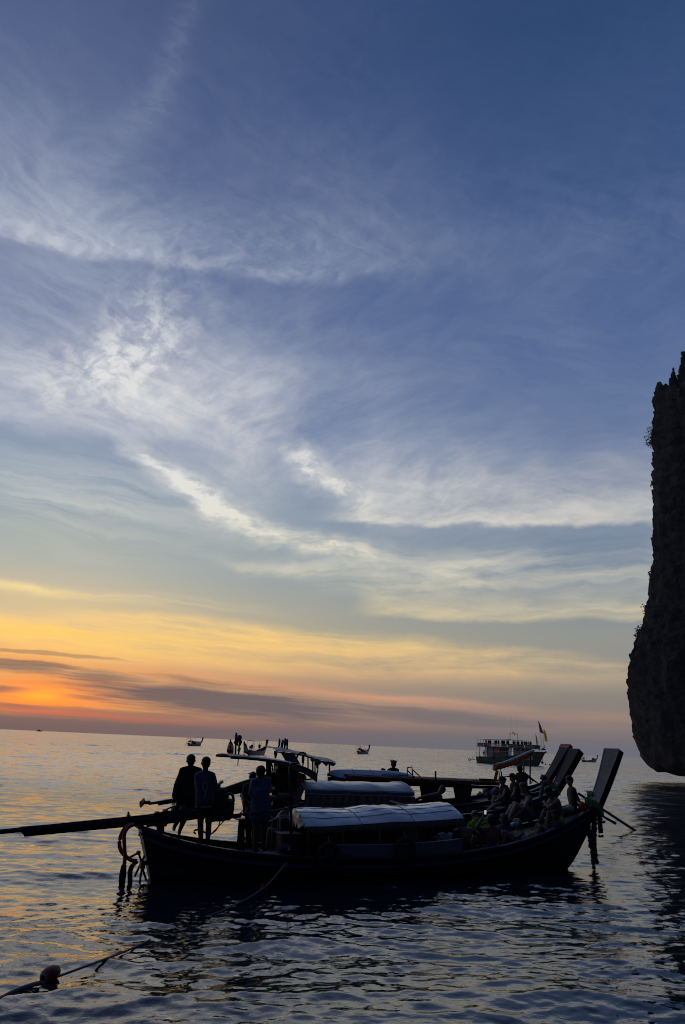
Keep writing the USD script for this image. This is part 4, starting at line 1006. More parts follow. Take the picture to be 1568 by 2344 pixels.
# stern awning with flags
A0_, A1_, A2_ = F2.P(528, 1731, -0.75), F2.P(640, 1742, -0.75), F2.P(726, 1771, -0.75)
prof = curve([A0_, F2.P(585, 1735, -.75), A1_, F2.P(690, 1753, -.75), A2_], 28)
aw = np.array([[p + [0, 1.5 * v_, 0.05 * math.sin(math.pi * v_)] for v_ in np.linspace(0, 1, 9)] for p in prof])
awn2 = obj('stern_awning', sheet(aw, 0.014), 'awning_cream', boat2, True)
for k in (0, 8): obj('awning_frame', tube(aw[::3, k] - [0, 0, 0.035], 0.03, 7), 'black_steel', boat2)
obj('awning_skirt', sheet(np.array([[aw[i, 0] + [0, -0.01, -0.02 - 0.05 * v_ * (1 + 3.6 * max(0, (i - 12) / 15))] for v_ in np.linspace(0, 1, 4)] for i in range(28)]), 0.008), 'curtain_brown', boat2, True)
def post2(px, py0, py1, y, r=0.035, F=F2, par=None, nm='awning_post'):
    obj(nm, tube([F.P(px, py0, y), F.P(px, py1, y)], r, 8), 'black_steel', par or boat2)
post2(612.5, 1741, 1850, 0.0, 0.05); obj('post_brace', tube([F2.P(622, 1745, 0), F2.P(612.5, 1758, 0)], 0.015, 5), 'black_steel', boat2)
post2(663, 1752, 1850, -0.7, 0.03); post2(663, 1750, 1845, 0.6, 0.03); post2(722, 1768, 1800, 0.6, 0.025)
obj('engine', [box(F2.P(652, 1782, 0), (0.75, 0.55, 0.55), bevel=0.08), box(F2.P(650, 1762, 0), (0.5, 0.4, 0.3), bevel=0.06), box(F2.P(655, 1800, 0.1), (0.9, 0.5, 0.2), bevel=0.04)], 'black_steel', boat2)
obj('engine_pipe', tube(curve([F2.P(650, 1765, -.3), F2.P(662, 1762, -.32), F2.P(668, 1775, -.32), F2.P(664, 1795, -.3)], 12), 0.03, 7), 'black_steel', boat2)
q0, q1 = F2.P(640, 1776), F2.P(500, 1818)
t2 = obj('tail_shaft', [tube([F2.P(640, 1778), F2.P(560, 1800), F2.P(505, 1815)], [0.19, 0.17, 0.12], 10), tube([F2.P(505, 1815), F2.P(420, 1828), F2.P(340, 1840)], [0.07, 0.05, 0.035], 8), tube([F2.P(418, 1833), F2.P(362, 1842)], 0.025, 6)], 'black_steel', boat2)
pc = F2.P(325.5, 1838)
bl = []
for k in range(2):
    a_ = math.pi * k + 1.3; d_ = np.array([0.1, math.sin(a_) * 0.16, math.cos(a_) * 0.20])
    s_ = trimesh.creation.icosphere(2); s_.vertices *= (0.035, 0.10, 0.19); s_.apply_transform(trimesh.transformations.rotation_matrix(a_, [1, 0, 0])); s_.apply_translation(pc + [0, math.sin(-a_) * 0.10, math.cos(a_) * 0.11]); bl.append(s_)
obj('propeller', bl, 'rust_steel', t2); obj('hub', tube([pc - [.07, 0, 0], pc + [.22, 0, .02]], 0.045, 8), 'rust_steel', t2)
obj('stern_clutter', [box(F2.P(640, 1826, -.2), (1.1, 0.8, 0.10), bevel=0.02), tube([F2.P(585, 1812, -.5), F2.P(660, 1790, -.4), F2.P(720, 1782, -.4)], 0.025, 6), tube([F2.P(600, 1822, -.7), F2.P(650, 1830, -.7)], 0.03, 6)], 'wood_deck', boat2)
obj('stern_rack', [tube([F2.P(x0, y0, -.5), F2.P(x1, y1, -.5)], 0.018, 6) for x0, y0, x1, y1 in ((640, 1800, 637, 1826), (652, 1800, 655, 1828), (625, 1805, 634, 1824), (668, 1800, 661, 1826), (676, 1803, 670, 1828))], 'black_steel', boat2)
obj('rope_coil', [moved(torus(0.20 - 0.03 * k, 0.02, 'z', 20, 6), F2.P(652, 1818 - k, -.6)) for k in range(3)], 'rope', boat2)
c = F2.P(729.5, 1794, -0.1)
t, b = in_frame(F2, 'roof_tyre', 'black tyre lying on the stern end of the second boat\'s grey roof', 'tyre', c - [0, 0, .12])
put('tyre', moved(torus(0.21, 0.085, 'z', 30, 10), c), 'rubber', t, b)
put('rope_tie', tube(curve([c + [.2, -.05, .08], c + [.3, -.1, .1], c + [.45, -.1, .05]], 8), 0.012, 5), 'rope', t, b)
# flags at the second boat's awning
def flag(F, y, pole, cloth, m, label, group, wave=0.04, pr=0.014, extra=None, cat='flag', name='flag'):
    a, b0 = F.P(*pole[0], y), F.P(*pole[1], y)
    t, b = in_frame(F, name, label, cat, b0, group)
    put('pole', tube([b0, a], pr, 6), 'black_steel', t, b)
    L_ = np.array([F.P(*p, y) for p in cloth[0]]); R__ = np.array([F.P(*p, y) for p in cloth[1]])
    Lc, Rc = curve(L_, 14), curve(R__, 14)
    g = np.array([[l * (1 - v_) + r_ * v_ + [0, wave * math.sin(v_ * 9 + i * 0.5), 0] for v_ in np.linspace(0, 1, 9)] for i, (l, r_) in enumerate(zip(Lc, Rc))])
    put('cloth', sheet(g, 0.012), m, t, b, True)
    return t, b
GA = 'flags on the second boat\'s stern awning'
flag(F2, 0.55, ((527.4, 1692), (527.4, 1730)), (((527.4, 1693), (524, 1704), (518.5, 1716), (525, 1727)), ((527.6, 1693), (532, 1704), (536, 1719), (534, 1727))), 'flag_tricolour', 'striped flag spreading like a tent at the tip of the second boat\'s awning', GA, 0.06)
flag(F2, 0.45, ((541, 1677), (538.5, 1732)), (((541, 1677.6), (537.5, 1690), (535, 1701)), ((541.5, 1677.6), (545, 1695), (546, 1708))), 'cloth_purple', 'tallest drooping dark flag on the second boat\'s awning', GA, 0.06, 0.03)
t, b = flag(F2, 0.35, ((548.5, 1689), (545, 1733)), (((547, 1691), (545.5, 1700), (545, 1709)), ((551, 1692), (553, 1697), (549, 1710))), 'cloth_khaki', 'dark brown pennant topped by a black ball, beside the tallest flag', GA, 0.05)
put('ball', moved(trimesh.creation.icosphere(2, 0.075), F2.P(548.3, 1688, 0.35)), 'black_steel', t, b)
flag(F2, 0.25, ((549, 1710), (544, 1752)), (((547, 1710.5), (544, 1715), (542.5, 1719)), ((550, 1711), (550.3, 1716), (550, 1720.5))), 'cloth_green', 'small green pennant low on the second boat\'s awning', GA, 0.04)
flag(F2, -0.5, ((558.6, 1696.5), (558.5, 1734)), (((558.6, 1697), (558.6, 1708), (558.6, 1721)), ((559.2, 1697), (566, 1713), (574.5, 1735))), 'flag_tricolour', 'striped flag drooping to the right in front of the distant boat', GA, 0.05)
t, b = in_frame(F2, 'hanging_garment', 'black clothes hanging from the second boat\'s awning left of the engine', 'clothes', F2.P(617, 1790, -.2))
g = np.array([[F2.P(613 + 7 * v_, 1742 + 48 * u, -.2) + [0, 0.03 * math.sin(v_ * 8 + u * 6), 0.0] for v_ in np.linspace(0, 1, 8)] for u in np.linspace(0, 1, 12)])
put('cloth', sheet(g, 0.02), 'cloth_black', t, b, True)
g = np.array([[F2.P(620 + 2.2 * v_ + 3 * u, 1744 + 20 * u, -.2) + [0, 0.03 * math.sin(v_ * 8 + u * 6), 0.0] for v_ in np.linspace(0, 1, 5)] for u in np.linspace(0, 1, 8)])
put('sleeve', sheet(g, 0.02), 'cloth_black', t, b, True)
t, b = in_frame(F2, 'red_net', 'dark red netting hanging beside the second boat\'s engine', 'netting', F2.P(684, 1810, -.6))
for k in range(4): put('strand', tube(curve([F2.P(680 + 3 * k, 1770, -.6), F2.P(682 + 2 * k, 1785, -.62), F2.P(681 + 2.5 * k, 1797, -.6), F2.P(683 + 2 * k, 1812, -.6)], 12), [0.03 + 0.012 * math.sin(i * 2.0) for i in range(12)], 6), 'cloth_red', t, b)
# ribbons at the second bow
garland(F2, 0.0, [
    ('green_sash', 'band', 'cloth_green', [(1256, 1797, -.5), (1266, 1796, -.55), (1276, 1804, -.5), (1281, 1812, -.35)], (0.14,)),
    ('orange_sash', 'band', 'cloth_red', [(1252, 1790, -.4), (1262, 1788, -.45), (1272, 1796, -.4)], (0.13,)),
    ('flower_bunch', 'lump', 'flower_dark', [(1240, 1790, -.4), (1250, 1800, -.4)], (16, 0.06)),
    ('flower_bunch', 'lump', 'flower_white', [(1262, 1800, -.4), (1276, 1792, -.4)], (18, 0.045)),
    ('hanging_garland', 'string', 'flower_dark', [(1242, 1800, -.5), (1240, 1812, -.5), (1238, 1824, -.5)], (0.06,)),
], 'bow_garland', 'orange and green sash with pale flowers round the second boat\'s bow')

# --- third boat
boat3 = thing('longtail_boat', 'third longtail boat with red-topped prow and long red-brown roof, farthest of the moored row', 'longtail boat', F3.o, F3.a)
rows3 = sheer_rows(4.4, 17.2, [1.35, 1.15, 1.02, .98, .98, 1.02, 1.14, 1.36, 1.56, 1.72, 1.9], 1.2)
hm, S3 = hull_mesh(rows3)
obj('hull', hm, 'hull_paint', boat3)
for sd in (-1, 1):
    obj('gunwale', strip(along(S3, sd, 0.0, -0.01) + [0, 0, 0.02], 0.11, 0.055), 'navy_paint', boat3)
    obj('rub_rail', strip(along(S3, sd, -0.13, 0.022, s1=16.7), 0.045, 0.08), 'blue_paint', boat3)
deck(S3, 14.0, 16.7, 0.08, 8, 'wood_deck', boat3); deck(S3, 4.5, 7.0, 0.1, 8, 'wood_deck', boat3)
pm, pe, ptop = prow(F3, (1284, 1701), (1303, 1710), (1307, 1716), (16.75, 0, 1.62), 0.27, 0.0, 0.22)
stem3 = obj('prow_board', pm, 'prow_dark', boat3)
tp = ptop; lean = (np.array(pe[0][-1]) - np.array(pe[0][-2])); lean /= np.linalg.norm(lean)
obj('red_cap', trimesh.convex.convex_hull(np.vstack([tp + (tp - tp.mean(0)) * 0.08 + lean * 0.05, tp + (tp - tp.mean(0)) * 0.08 - lean * 0.13])), 'red_paint', stem3)
# long timber roof on stubby pillars
R0, R1 = F3.P(935, 1778, -.9), F3.P(1141, 1791, -.9)
sA, sB, zA, zB = F3.P(800, 1788, -.9)[0], R1[0], R0[2] - 0.02, R1[2]
zr = lambda s: zA + (zB - zA) * (s - sA) / (sB - sA)
npl = 9
for k in range(npl):
    y0_, y1_ = -0.95 + 1.9 * k / npl + 0.004, -0.95 + 1.9 * (k + 1) / npl - 0.004
    cz = 0.05 * (1 - (((y0_ + y1_) / 2) / .95) ** 2)
    obj('roof_plank', trimesh.convex.convex_hull(np.array([[s, y, zr(s) + cz - d] for s in (sA, sB) for y in (y0_, y1_) for d in (0, .03)])), 'redbrown_wood', boat3)
for sd in (-1, 1):
    obj('roof_fascia', bar([sA, sd * .97, zr(sA) - .06], [sB, sd * .97, zr(sB) - .06], 0.03, 0.12), 'redbrown_wood', boat3)
    obj('roof_beam', bar([sA, sd * .90, zr(sA) - .19], [sB, sd * .90, zr(sB) - .19], 0.06, 0.11), 'wood_dark', boat3)
    for s in np.linspace(sA + .3, sB - .25, 5):
        zt = zr(s) - .24; zb_ = float(np.interp(s, S3[:, 0], S3[:, 2]))
        obj('roof_pillar', trimesh.convex.convex_hull(np.array([[s + dx, sd * (.90 + dy), z_] for z_, w_ in ((zt, .34), (zb_, .20)) for dx in (-w_, w_) for dy in (-.02, .02)])), 'wood_dark', boat3)
obj('roof_stop', [bar(F3.P(1098, 1784, -.6), F3.P(1142, 1787, -.6), 0.1, 0.08)], 'wood_dark', boat3)
post2(997, 1765, 1790, -.9, 0.03, F3, boat3, 'roof_peg')
# guard hoops on the roof
def hoop(F, pts, y, r, par, nm='guard_hoop'):
    obj(nm, tube(curve([F.P(*p, y) for p in pts], 22), r, 7), 'black_steel', par)
for y in (-.5,):
    obj('guard_hoop', [tube([F3.P(*a, y), F3.P(*b_, y)], 0.02, 6) for a, b_ in (((932, 1793), (932.5, 1757)), ((932.5, 1757), (943, 1756)), ((943, 1756), (946, 1788)), ((933, 1764), (953, 1783)), ((944.5, 1762), (962, 1778)))], 'black_steel', boat3)
hoop(F3, ((895, 1796), (895, 1782), (899, 1777), (915, 1775), (917, 1774)), -.7, 0.018, boat3)
hoop(F3, ((912, 1796), (908, 1785), (909, 1777), (911, 1783), (914, 1795)), -.7, 0.014, boat3)
obj('roof_lattice', [tube([F3.P(935, 1789 + 4 * k, -.95), F3.P(1000, 1790 + 4 * k, -.95)], 0.018, 6) for k in range(3)], 'black_steel', boat3)
# board racks
for px in (775, 830, 870, 905): obj('board_rack', bar(F3.P(px, 1793, -.4), F3.P(px, 1786, -.4), 0.20, 0.5, 0.1, 0.5), 'black_steel', boat3)
# paddle board lying tilted on the roof
c0, c1 = F3.P(750, 1774, -.35), F3.P(939, 1780, -.35)
t, b = in_frame(F3, 'paddle_board', 'pale blue paddle board with dark edge lying on the third boat\'s roof', 'paddle board', (c0 + c1) / 2 - [0, 0, .2])
Lb = np.linalg.norm(c1 - c0); ax_ = (c1 - c0) / Lb
wdir = np.array([0, math.cos(0.62), math.sin(0.62)]); ndir = np.cross(ax_, wdir); ndir /= np.linalg.norm(ndir)
if ndir[2] < 0: ndir = -ndir
U_ = np.linspace(-1, 1, 40)
hw = 0.31 * np.clip(1 - np.abs(U_) ** 3.2, 0, 1) ** 0.6 + 0.012
def board(h0, h1, k):
    mid = (c0 + c1) / 2; V_ = []
    for u, w_ in zip(U_, hw):
        rk = 0.05 * abs(u) ** 3
        for v_, hh in ((-1, h0), (-.85, h1), (0, h1 + .004), (.85, h1), (1, h0), (.85, h0 - (h1 - h0)), (0, h0 - (h1 - h0)), (-.85, h0 - (h1 - h0))):
            V_.append(mid + ax_ * u * Lb / 2 + wdir * v_ * w_ * k + ndir * (hh + rk))
    f = np.vstack([grid_faces(40, 8, wrap=True), [[0, i, i + 1] for i in range(1, 7)], [[312, 312 + i + 1, 312 + i] for i in range(1, 7)]])
    m = trimesh.Trimesh(np.array(V_), f, process=False); m.fix_normals(); return m
put('rail', board(0.0, 0.045, 1.0), 'board_blue', t, b, 50)
put('deck', board(0.045, 0.058, 0.93), 'board_white', t, b, 50)
mid = (c0 + c1) / 2
for k in range(9):
    u = 0.50 + 0.025 * (k - 4) * 2; w_ = 0.15 - 0.012 * abs(k - 4)
    p_ = mid + ax_ * u * Lb / 2 + ndir * 0.082
    put('grip_pad', trimesh.convex.convex_hull(np.array([p_ + ax_ * dx + wdir * dy + ndir * dz for dx in (-.024, .024) for dy in (-w_ - .03, w_ * .6) for dz in (0, .008)]) + np.array([0, 0, 0])), 'board_print', t, b)
p_ = mid + ax_ * 0.78 * Lb / 2 + ndir * 0.095
put('carry_strap', trimesh.convex.convex_hull(np.array([p_ + ax_ * dx + wdir * dy + ndir * dz for dx in (-.16, .16) for dy in (-.03, .03) for dz in (-.02, .012)])), 'board_print', t, b)
put('fin', trimesh.convex.convex_hull(np.array([mid - ax_ * Lb * .40 - ndir * z_ + ax_ * x_ + wdir * d_ for x_, z_ in ((0, .03), (.22, .03), (-.04, .16), (.03, .18)) for d_ in (-.008, .008)])), 'board_blue', t, b)
for k in (-.38, 0.06): put('tie_strap', tube(curve([mid + ax_ * k * Lb / 2 + wdir * v_ * .33 + ndir * (.10 - .04 * v_ * v_) for v_ in (-1, -.5, 0, .5, 1)], 12), 0.008, 5), 'rope', t, b)
# stern awning of the third boat
prof = curve([F3.P(634, 1719, -.7), F3.P(665, 1722, -.7), F3.P(705, 1731, -.7), F3.P(740, 1741, -.7), F3.P(768, 1744, -.7)], 26)
aw3 = np.array([[p + [0, 1.45 * v_, 0.06 * math.sin(math.pi * v_) + 0.10 * v_] for v_ in np.linspace(0, 1, 9)] for p in prof])
aw3[:, :, 2] += 0.012 * np.sin(np.arange(26) * 1.7)[:, None]
obj('stern_awning', sheet(aw3, 0.014), 'awning_cream', boat3, True)
obj('awning_frame', tube(aw3[::3, 0] - [0, 0, .03], 0.025, 7), 'black_steel', boat3)
g = np.array([[aw3[i, 0] + [0.45 * v_ + 0.02, -0.02, -0.03 - 0.62 * v_ + 0.0] for v_ in np.linspace(0, 1, 7)] for i in range(1, 8)])
obj('awning_side_cloth', sheet(g, 0.01), 'curtain_brown', boat3, True)
g = np.array([[aw3[i, 0] + [0, -0.02, -0.02 - (0.10 + 0.05 * math.sin(i * 2.2)) * v_] for v_ in np.linspace(0, 1, 4)] for i in range(14, 26)])
obj('awning_skirt', sheet(g, 0.01), 'tarp_blue', boat3, True)
obj('awning_post', tube(curve([F3.P(681, 1752, -.6), F3.P(680, 1732, -.6), F3.P(684, 1726, -.6), F3.P(700, 1726, -.6)], 14), 0.035, 7), 'black_steel', boat3)
for px, a_, b_, y in ((716, 1735, 1790, -.6), (721, 1737, 1792, .5), (754, 1744, 1766, -.7), (705, 1728, 1770, .6)): post2(px, a_, b_, y, 0.028, F3, boat3)
obj('awning_post', tube([F3.P(729, 1746, -.3), F3.P(724, 1790, -.3)], 0.022, 6), 'black_steel', boat3)
for nm, px, py, w_, h_, m_, lb in (('hanging_garment', 694, 1731, 5, 22, 'cloth_black', 'small dark cloth dangling under the third boat\'s awning'), ('hanging_garment', 727, 1741, 7, 18, 'cloth_navy', 'dark blue cloth hung on the third boat\'s forward awning post'), ('hanging_garment', 631.5, 1719, 7, 17, 'cloth_khaki', 'brown cloth hanging at the stern tip of the third boat\'s awning')):
    t, b = in_frame(F3, nm, lb, 'clothes', F3.P(px, py + h_, -.5))
    g = np.array([[F3.P(px - w_ / 2 + w_ * v_ * (1 - .4 * u * (v_ > .5)), py + h_ * u, -.5) + [0, .03 * math.sin(v_ * 9 + u * 5), 0] for v_ in np.linspace(0, 1, 7)] for u in np.linspace(0, 1, 8)])
    put('cloth', sheet(g, 0.02), m_, t, b, True); put('peg', tube([F3.P(px, py - 3, -.5), F3.P(px, py + 2, -.5)], 0.012, 5), 'rope', t, b)
obj('engine', [box(F3.P(672, 1790, .1), (0.8, 0.5, 0.55), bevel=0.08), box(F3.P(690, 1796, .1), (1.2, 0.5, 0.2), bevel=0.04)], 'black_steel', boat3)
GB = 'flags on the third boat\'s stern awning'
flag(F3, 0.2, ((639.5, 1690), (638, 1719)), (((639, 1692), (638, 1701), (632.5, 1717)), ((641.5, 1692), (641, 1701), (638, 1716))), 'cloth_navy', 'drooping dark flag leftmost on the third boat\'s awning', GB)
flag(F3, 0.1, ((648, 1692), (646, 1720)), (((646, 1694), (642, 1708), (637, 1717)), ((649, 1694), (648, 1706), (647, 1718))), 'cloth_purple', 'drooping purple-black flag second from left on the third boat\'s awning', GB)
flag(F3, 0.0, ((653, 1689), (651.5, 1720)), (((652, 1690), (650, 1702), (649, 1717)), ((654, 1690), (655, 1703), (653.5, 1712))), 'cloth_blue', 'blue flag hanging limp in the middle of the third boat\'s flags', GB)
flag(F3, -.1, ((657.5, 1691), (655.5, 1720)), (((656, 1692), (655, 1703), (656, 1717)), ((659.5, 1693), (658.5, 1702), (660, 1716))), 'cloth_navy', 'blue flag hanging limp rightmost on the third boat\'s awning', GB)
# furled orange awning over the third boat's bow
cp = [F3.P(1136, 1755, -.3), F3.P(1150, 1752, -.3), F3.P(1175, 1743, -.3), F3.P(1200, 1732, -.3), F3.P(1219, 1724, -.3)]
aw = obj('furled_awning', tube(curve(cp, 40), [0.115 + 0.015 * math.sin(i * 1.9) for i in range(22)] + list(np.linspace(0.11, 0.05, 18)), 12), 'cloth_orange', boat3, 50)
obj('gathered_end', lumps(F3.P(1135, 1757, -.3), np.array([.10, .08, .12]), 14, 0.075, 8), 'cloth_orange', aw)
obj('awning_cover', sheet(np.array([[c_ + [0, 0.125 * math.sin(a_), 0.13 * math.cos(a_)] for a_ in np.linspace(-1.0, 1.0, 7)] for c_ in curve(cp, 30)]), 0.01), 'tarp_grey', aw, True)
for px, a_, b_, y in ((1213.5, 1726, 1795, -.5), (1199, 1733, 1790, .3)): post2(px, a_, b_, y, 0.03, F3, boat3)
obj('bow_hoop', tube(curve([F3.P(1205, 1797, -.5), F3.P(1207, 1784, -.5), F3.P(1211, 1779, -.5), F3.P(1216, 1781, -.5), F3.P(1216, 1793, -.5)], 16), 0.024, 7), 'black_steel', boat3)
post2(1148, 1766, 1795, -.5, 0.02, F3, boat3); obj('rail', tube([F3.P(1143, 1779, -.5), F3.P(1172, 1777, -.5)], 0.025, 6), 'black_steel', boat3)
t, b = in_frame(F3, 'orange_banner', 'translucent orange banner strip hanging under the furled awning', 'banner', F3.P(1135, 1786, -.4))
g = np.array([[F3.P(1134.5 + 7.5 * v_ - 5 * u, 1764 + 21 * u, -.4) for v_ in (0, .5, 1)] for u in np.linspace(0, 1, 6)])
put('cloth', sheet(g, 0.008), 'cloth_orange', t, b, True); put('staff', tube([F3.P(1146, 1758, -.4), F3.P(1141, 1788, -.4)], 0.018, 6), 'black_steel', t, b)
t, b = in_frame(F2, 'bag_pile', 'heap of colourful bags and life vests on the second boat\'s far side', 'bags', F2.P(1118, 1822, 0.8))
for k, m_ in enumerate(('coloured_bag', 'cloth_khaki', 'cloth_blue', 'coloured_bag')):
    put('bag', lumps(F2.P(1104 + 8 * k, 1816 - (k % 2) * 4, 0.8), np.array([.12, .1, .06]), 6, 0.09, 20 + k), m_, t, b, 60)
garland(F3, 0.0, [('flower_bunch', 'lump', 'garland_dry', [(1240, 1777, -.3), (1250, 1786, -.3)], (18, 0.07)), ('flower_bunch', 'lump', 'flower_white', [(1241, 1776, -.3), (1252, 1779, -.3)], (8, 0.05)), ('sash', 'band', 'cloth_red', [(1250, 1790, -.4), (1258, 1786, -.4), (1264, 1788, -.4)], (0.10,))], 'bow_garland', 'grey-green flower bunch tied at the third boat\'s red-topped prow')

# ------------------------------------------------------------------ people
def _hullm(*sph):
    return m3.Manifold.hull_points(np.vstack([np.asarray(c, float) + _ico2 * r for c, r in sph]).astype(np.float64))
def _unit(v): v = np.asarray(v, float); return v / (np.linalg.norm(v) + 1e-12)
def hand(wr, d, n, s=1.0, curl=0.5):
    """palm, four fingers and a thumb from the wrist along d, palm facing n"""
    d, n = _unit(d), np.asarray(n, float); n = _unit(n - d * (n @ d)); w = np.cross(d, n)
    pr = lambda a, b, c: wr + (d * a + w * b + n * c) * s
    ms = [_hullm((pr(0, 0, 0), .026 * s), (pr(.075, .030, 0), .013 * s), (pr(.080, -.028, 0), .013 * s), (pr(.03, .03, 0), .014 * s))]
    for k, (b, l) in enumerate(((.032, .062), (.011, .074), (-.011, .070), (-.031, .054))):
        a1, a2 = curl * 0.6, curl * 1.5
        p0 = pr(.078, b, 0); p1 = p0 + (d * math.cos(a1) + n * math.sin(a1)) * l * .55 * s; p2 = p1 + (d * math.cos(a2) + n * math.sin(a2)) * l * .5 * s
        ms += [_hullm((p0, .0095 * s), (p1, .0088 * s)), _hullm((p1, .0088 * s), (p2, .0078 * s))]
    t0 = pr(.022, .028, .006); t1 = pr(.052, .058, .018); t2 = pr(.080, .062, .03)
    ms += [_hullm((t0, .014 * s), (t1, .0105 * s)), _hullm((t1, .0105 * s), (t2, .009 * s))]
    return ms
def person(F, label, J, skin='skin_tan', look=(0, 1, 0), hair='hair_black', cut='short', wear=(), sc=1.07, group=None, y0=0.0, foot=None, torso=1.0, extra=None):
    """J: joint -> (px, py, dy) on the plane y0+dy of the frame, or a 3-vector. look: facing, in the frame."""
    q = {}
    for k, v in J.items():
        q[k] = np.asarray(v[1], float) if isinstance(v[0], str) else F.P(v[0], v[1], y0 + (v[2] if len(v) > 2 else 0.0))
    lk = _unit(look); up = _unit(q['head'] - q['neck']); lk_h = _unit(lk - up * (lk @ up)); rt = np.cross(lk_h, up)
    mid = lambda a, b: (q[a] + q[b]) / 2
    s = sc
    shm, hpm = mid('shL', 'shR'), mid('hipL', 'hipR')
    chest = shm * .72 + hpm * .28; waist = shm * .36 + hpm * .64
    side = _unit(q['shR'] - q['shL']); hs = _unit(q['hipR'] - q['hipL'])
    T = torso * s
    B = []
    B.append(_hullm((q['shL'] * .82 + shm * .18, .070 * T), (q['shR'] * .82 + shm * .18, .070 * T), (chest - side * .085 * T, .095 * T), (chest + side * .085 * T, .095 * T), (q['neck'] * .6 + shm * .4, .055 * T)))
    B.append(_hullm((chest - side * .085 * T, .092 * T), (chest + side * .085 * T, .092 * T), (waist - side * .065 * T, .080 * T), (waist + side * .065 * T, .080 * T)))
    B.append(_hullm((waist - side * .065 * T, .080 * T), (waist + side * .065 * T, .080 * T), (q['hipL'], .095 * T), (q['hipR'], .095 * T)))
    B.append(_hullm((q['neck'] * .55 + shm * .45, .056 * s), (q['neck'], .058 * s), (q['head'] - up * .06 * s - lk_h * .015 * s, .052 * s)))
    H = q['head']
    B.append(_hullm((H + up * .025 * s - lk_h * .012 * s, .090 * s), (H - up * .01 * s + lk_h * .012 * s, .082 * s), (H - up * .082 * s + lk_h * .045 * s, .036 * s), (H - up * .075 * s + lk_h * .01 * s - rt * .03 * s, .036 * s), (H - up * .075 * s + lk_h * .01 * s + rt * .03 * s, .036 * s)))
    for k in 'LR':
        B.append(_hullm((q['sh' + k], .058 * s), (q['el' + k], .040 * s)))
        B.append(_hullm((q['el' + k], .041 * s), (q['ha' + k] * .45 + q['el' + k] * .55, .038 * s), (q['ha' + k], .026 * s)))
        B.append(_hullm((q['hip' + k], .096 * s), (q['kn' + k], .064 * s)))
        B.append(_hullm((q['kn' + k], .058 * s), (q['an' + k] * .35 + q['kn' + k] * .65, .062 * s), (q['an' + k], .038 * s)))
        fd = _unit(np.asarray(foot if foot is not None else lk, float) * [1, 1, 0])
        a = q['an' + k]; 
        B.append(_hullm((a - [0, 0, .045 * s] - fd * .035 * s, .032 * s), (a - [0, 0, .01 * s], .036 * s), (a + fd * .12 * s - [0, 0, .055 * s], .030 * s), (a + fd * .17 * s - [0, 0, .062 * s], .020 * s)))
    body = m3.Manifold.batch_boolean(B, m3.OpType.Add).refine_to_length(0.035)
    mm = body.to_mesh(); tm = trimesh.Trimesh(mm.vert_properties[:, :3], mm.tri_verts, process=False); tm.merge_vertices()
    trimesh.smoothing.filter_taubin(tm, 0.5, 0.53, 8)
    ex = []
    # face: brow, nose, lips, eyes and ears
    ex.append(_hullm((H + lk_h * .088 * s + up * .028 * s - rt * .03 * s, .012 * s), (H + lk_h * .088 * s + up * .028 * s + rt * .03 * s, .012 * s)))
    ex.append(_hullm((H + lk_h * .092 * s + up * .018 * s, .010 * s), (H + lk_h * .112 * s - up * .022 * s, .011 * s), (H + lk_h * .090 * s - up * .026 * s, .016 * s)))
    ex.append(_hullm((H + lk_h * .086 * s - up * .056 * s - rt * .016 * s, .009 * s), (H + lk_h * .090 * s - up * .056 * s, .010 * s), (H + lk_h * .086 * s - up * .056 * s + rt * .016 * s, .009 * s)))
    for sg in (-1, 1):
        ex.append(_hullm((H + rt * sg * .088 * s + up * .012 * s - lk_h * .01 * s, .014 * s), (H + rt * sg * .094 * s - up * .022 * s - lk_h * .006 * s, .011 * s)))
        ex.append(_hullm((H + lk_h * .078 * s + rt * sg * .031 * s + up * .006 * s, .013 * s)))
    for k in 'LR':
        d = q['ha' + k] - q['el' + k]
        ex += hand(q['ha' + k], d, np.cross(d, rt * (1 if k == 'L' else -1)) + 1e-3, s)
    try:
        core = m3.Manifold(m3.Mesh(np.asarray(tm.vertices, np.float32), np.asarray(tm.faces, np.uint32)))
        if core.num_tri() == 0: raise ValueError
        full = m3.Manifold.batch_boolean([core] + ex, m3.OpType.Add)
        bm_ = full.to_mesh(); bm_ = trimesh.Trimesh(bm_.vert_properties[:, :3], bm_.tri_verts, process=False)
    except Exception:
        bm_ = trimesh.util.concatenate([tm] + [trimesh.Trimesh(e.to_mesh().vert_properties[:, :3], e.to_mesh().tri_verts) for e in ex])
    low = min(q['anL'], q['anR'], key=lambda p: p[2])
    if min(q['hipL'][2], q['hipR'][2]) < low[2] + 0.25: base = hpm - [0, 0, .1]
    else: base = (q['anL'] + q['anR']) / 2; base = np.array([base[0], base[1], low[2] - .08])
    t, b = in_frame(F, 'person', label, 'person', base, group)
    put('body', bm_, skin, t, b, 60)
    def cloth(name, m_, *hulls, off=0.0):
        mn = m3.Manifold.batch_boolean([_hullm(*h) for h in hulls], m3.OpType.Add).refine_to_length(0.05).to_mesh()
        c_ = trimesh.Trimesh(mn.vert_properties[:, :3], mn.tri_verts, process=False); c_.merge_vertices()
        trimesh.smoothing.filter_taubin(c_, 0.5, 0.53, 5)
        nz = np.asarray(meshkit.fbm(c_.vertices * 7.0, octaves=3, seed=7)) - 0.5
        c_.vertices += c_.vertex_normals * nz[:, None] * 0.022 * s
        put(name, c_, m_, t, b, 60)
    # hair
    hm_, hh = hair, []
    if cut != 'none':
        hh.append(((H + up * .040 * s - lk_h * .024 * s, .102 * s), (H - lk_h * .036 * s - up * .030 * s, .086 * s), (H + up * .062 * s + lk_h * .018 * s, .082 * s)))
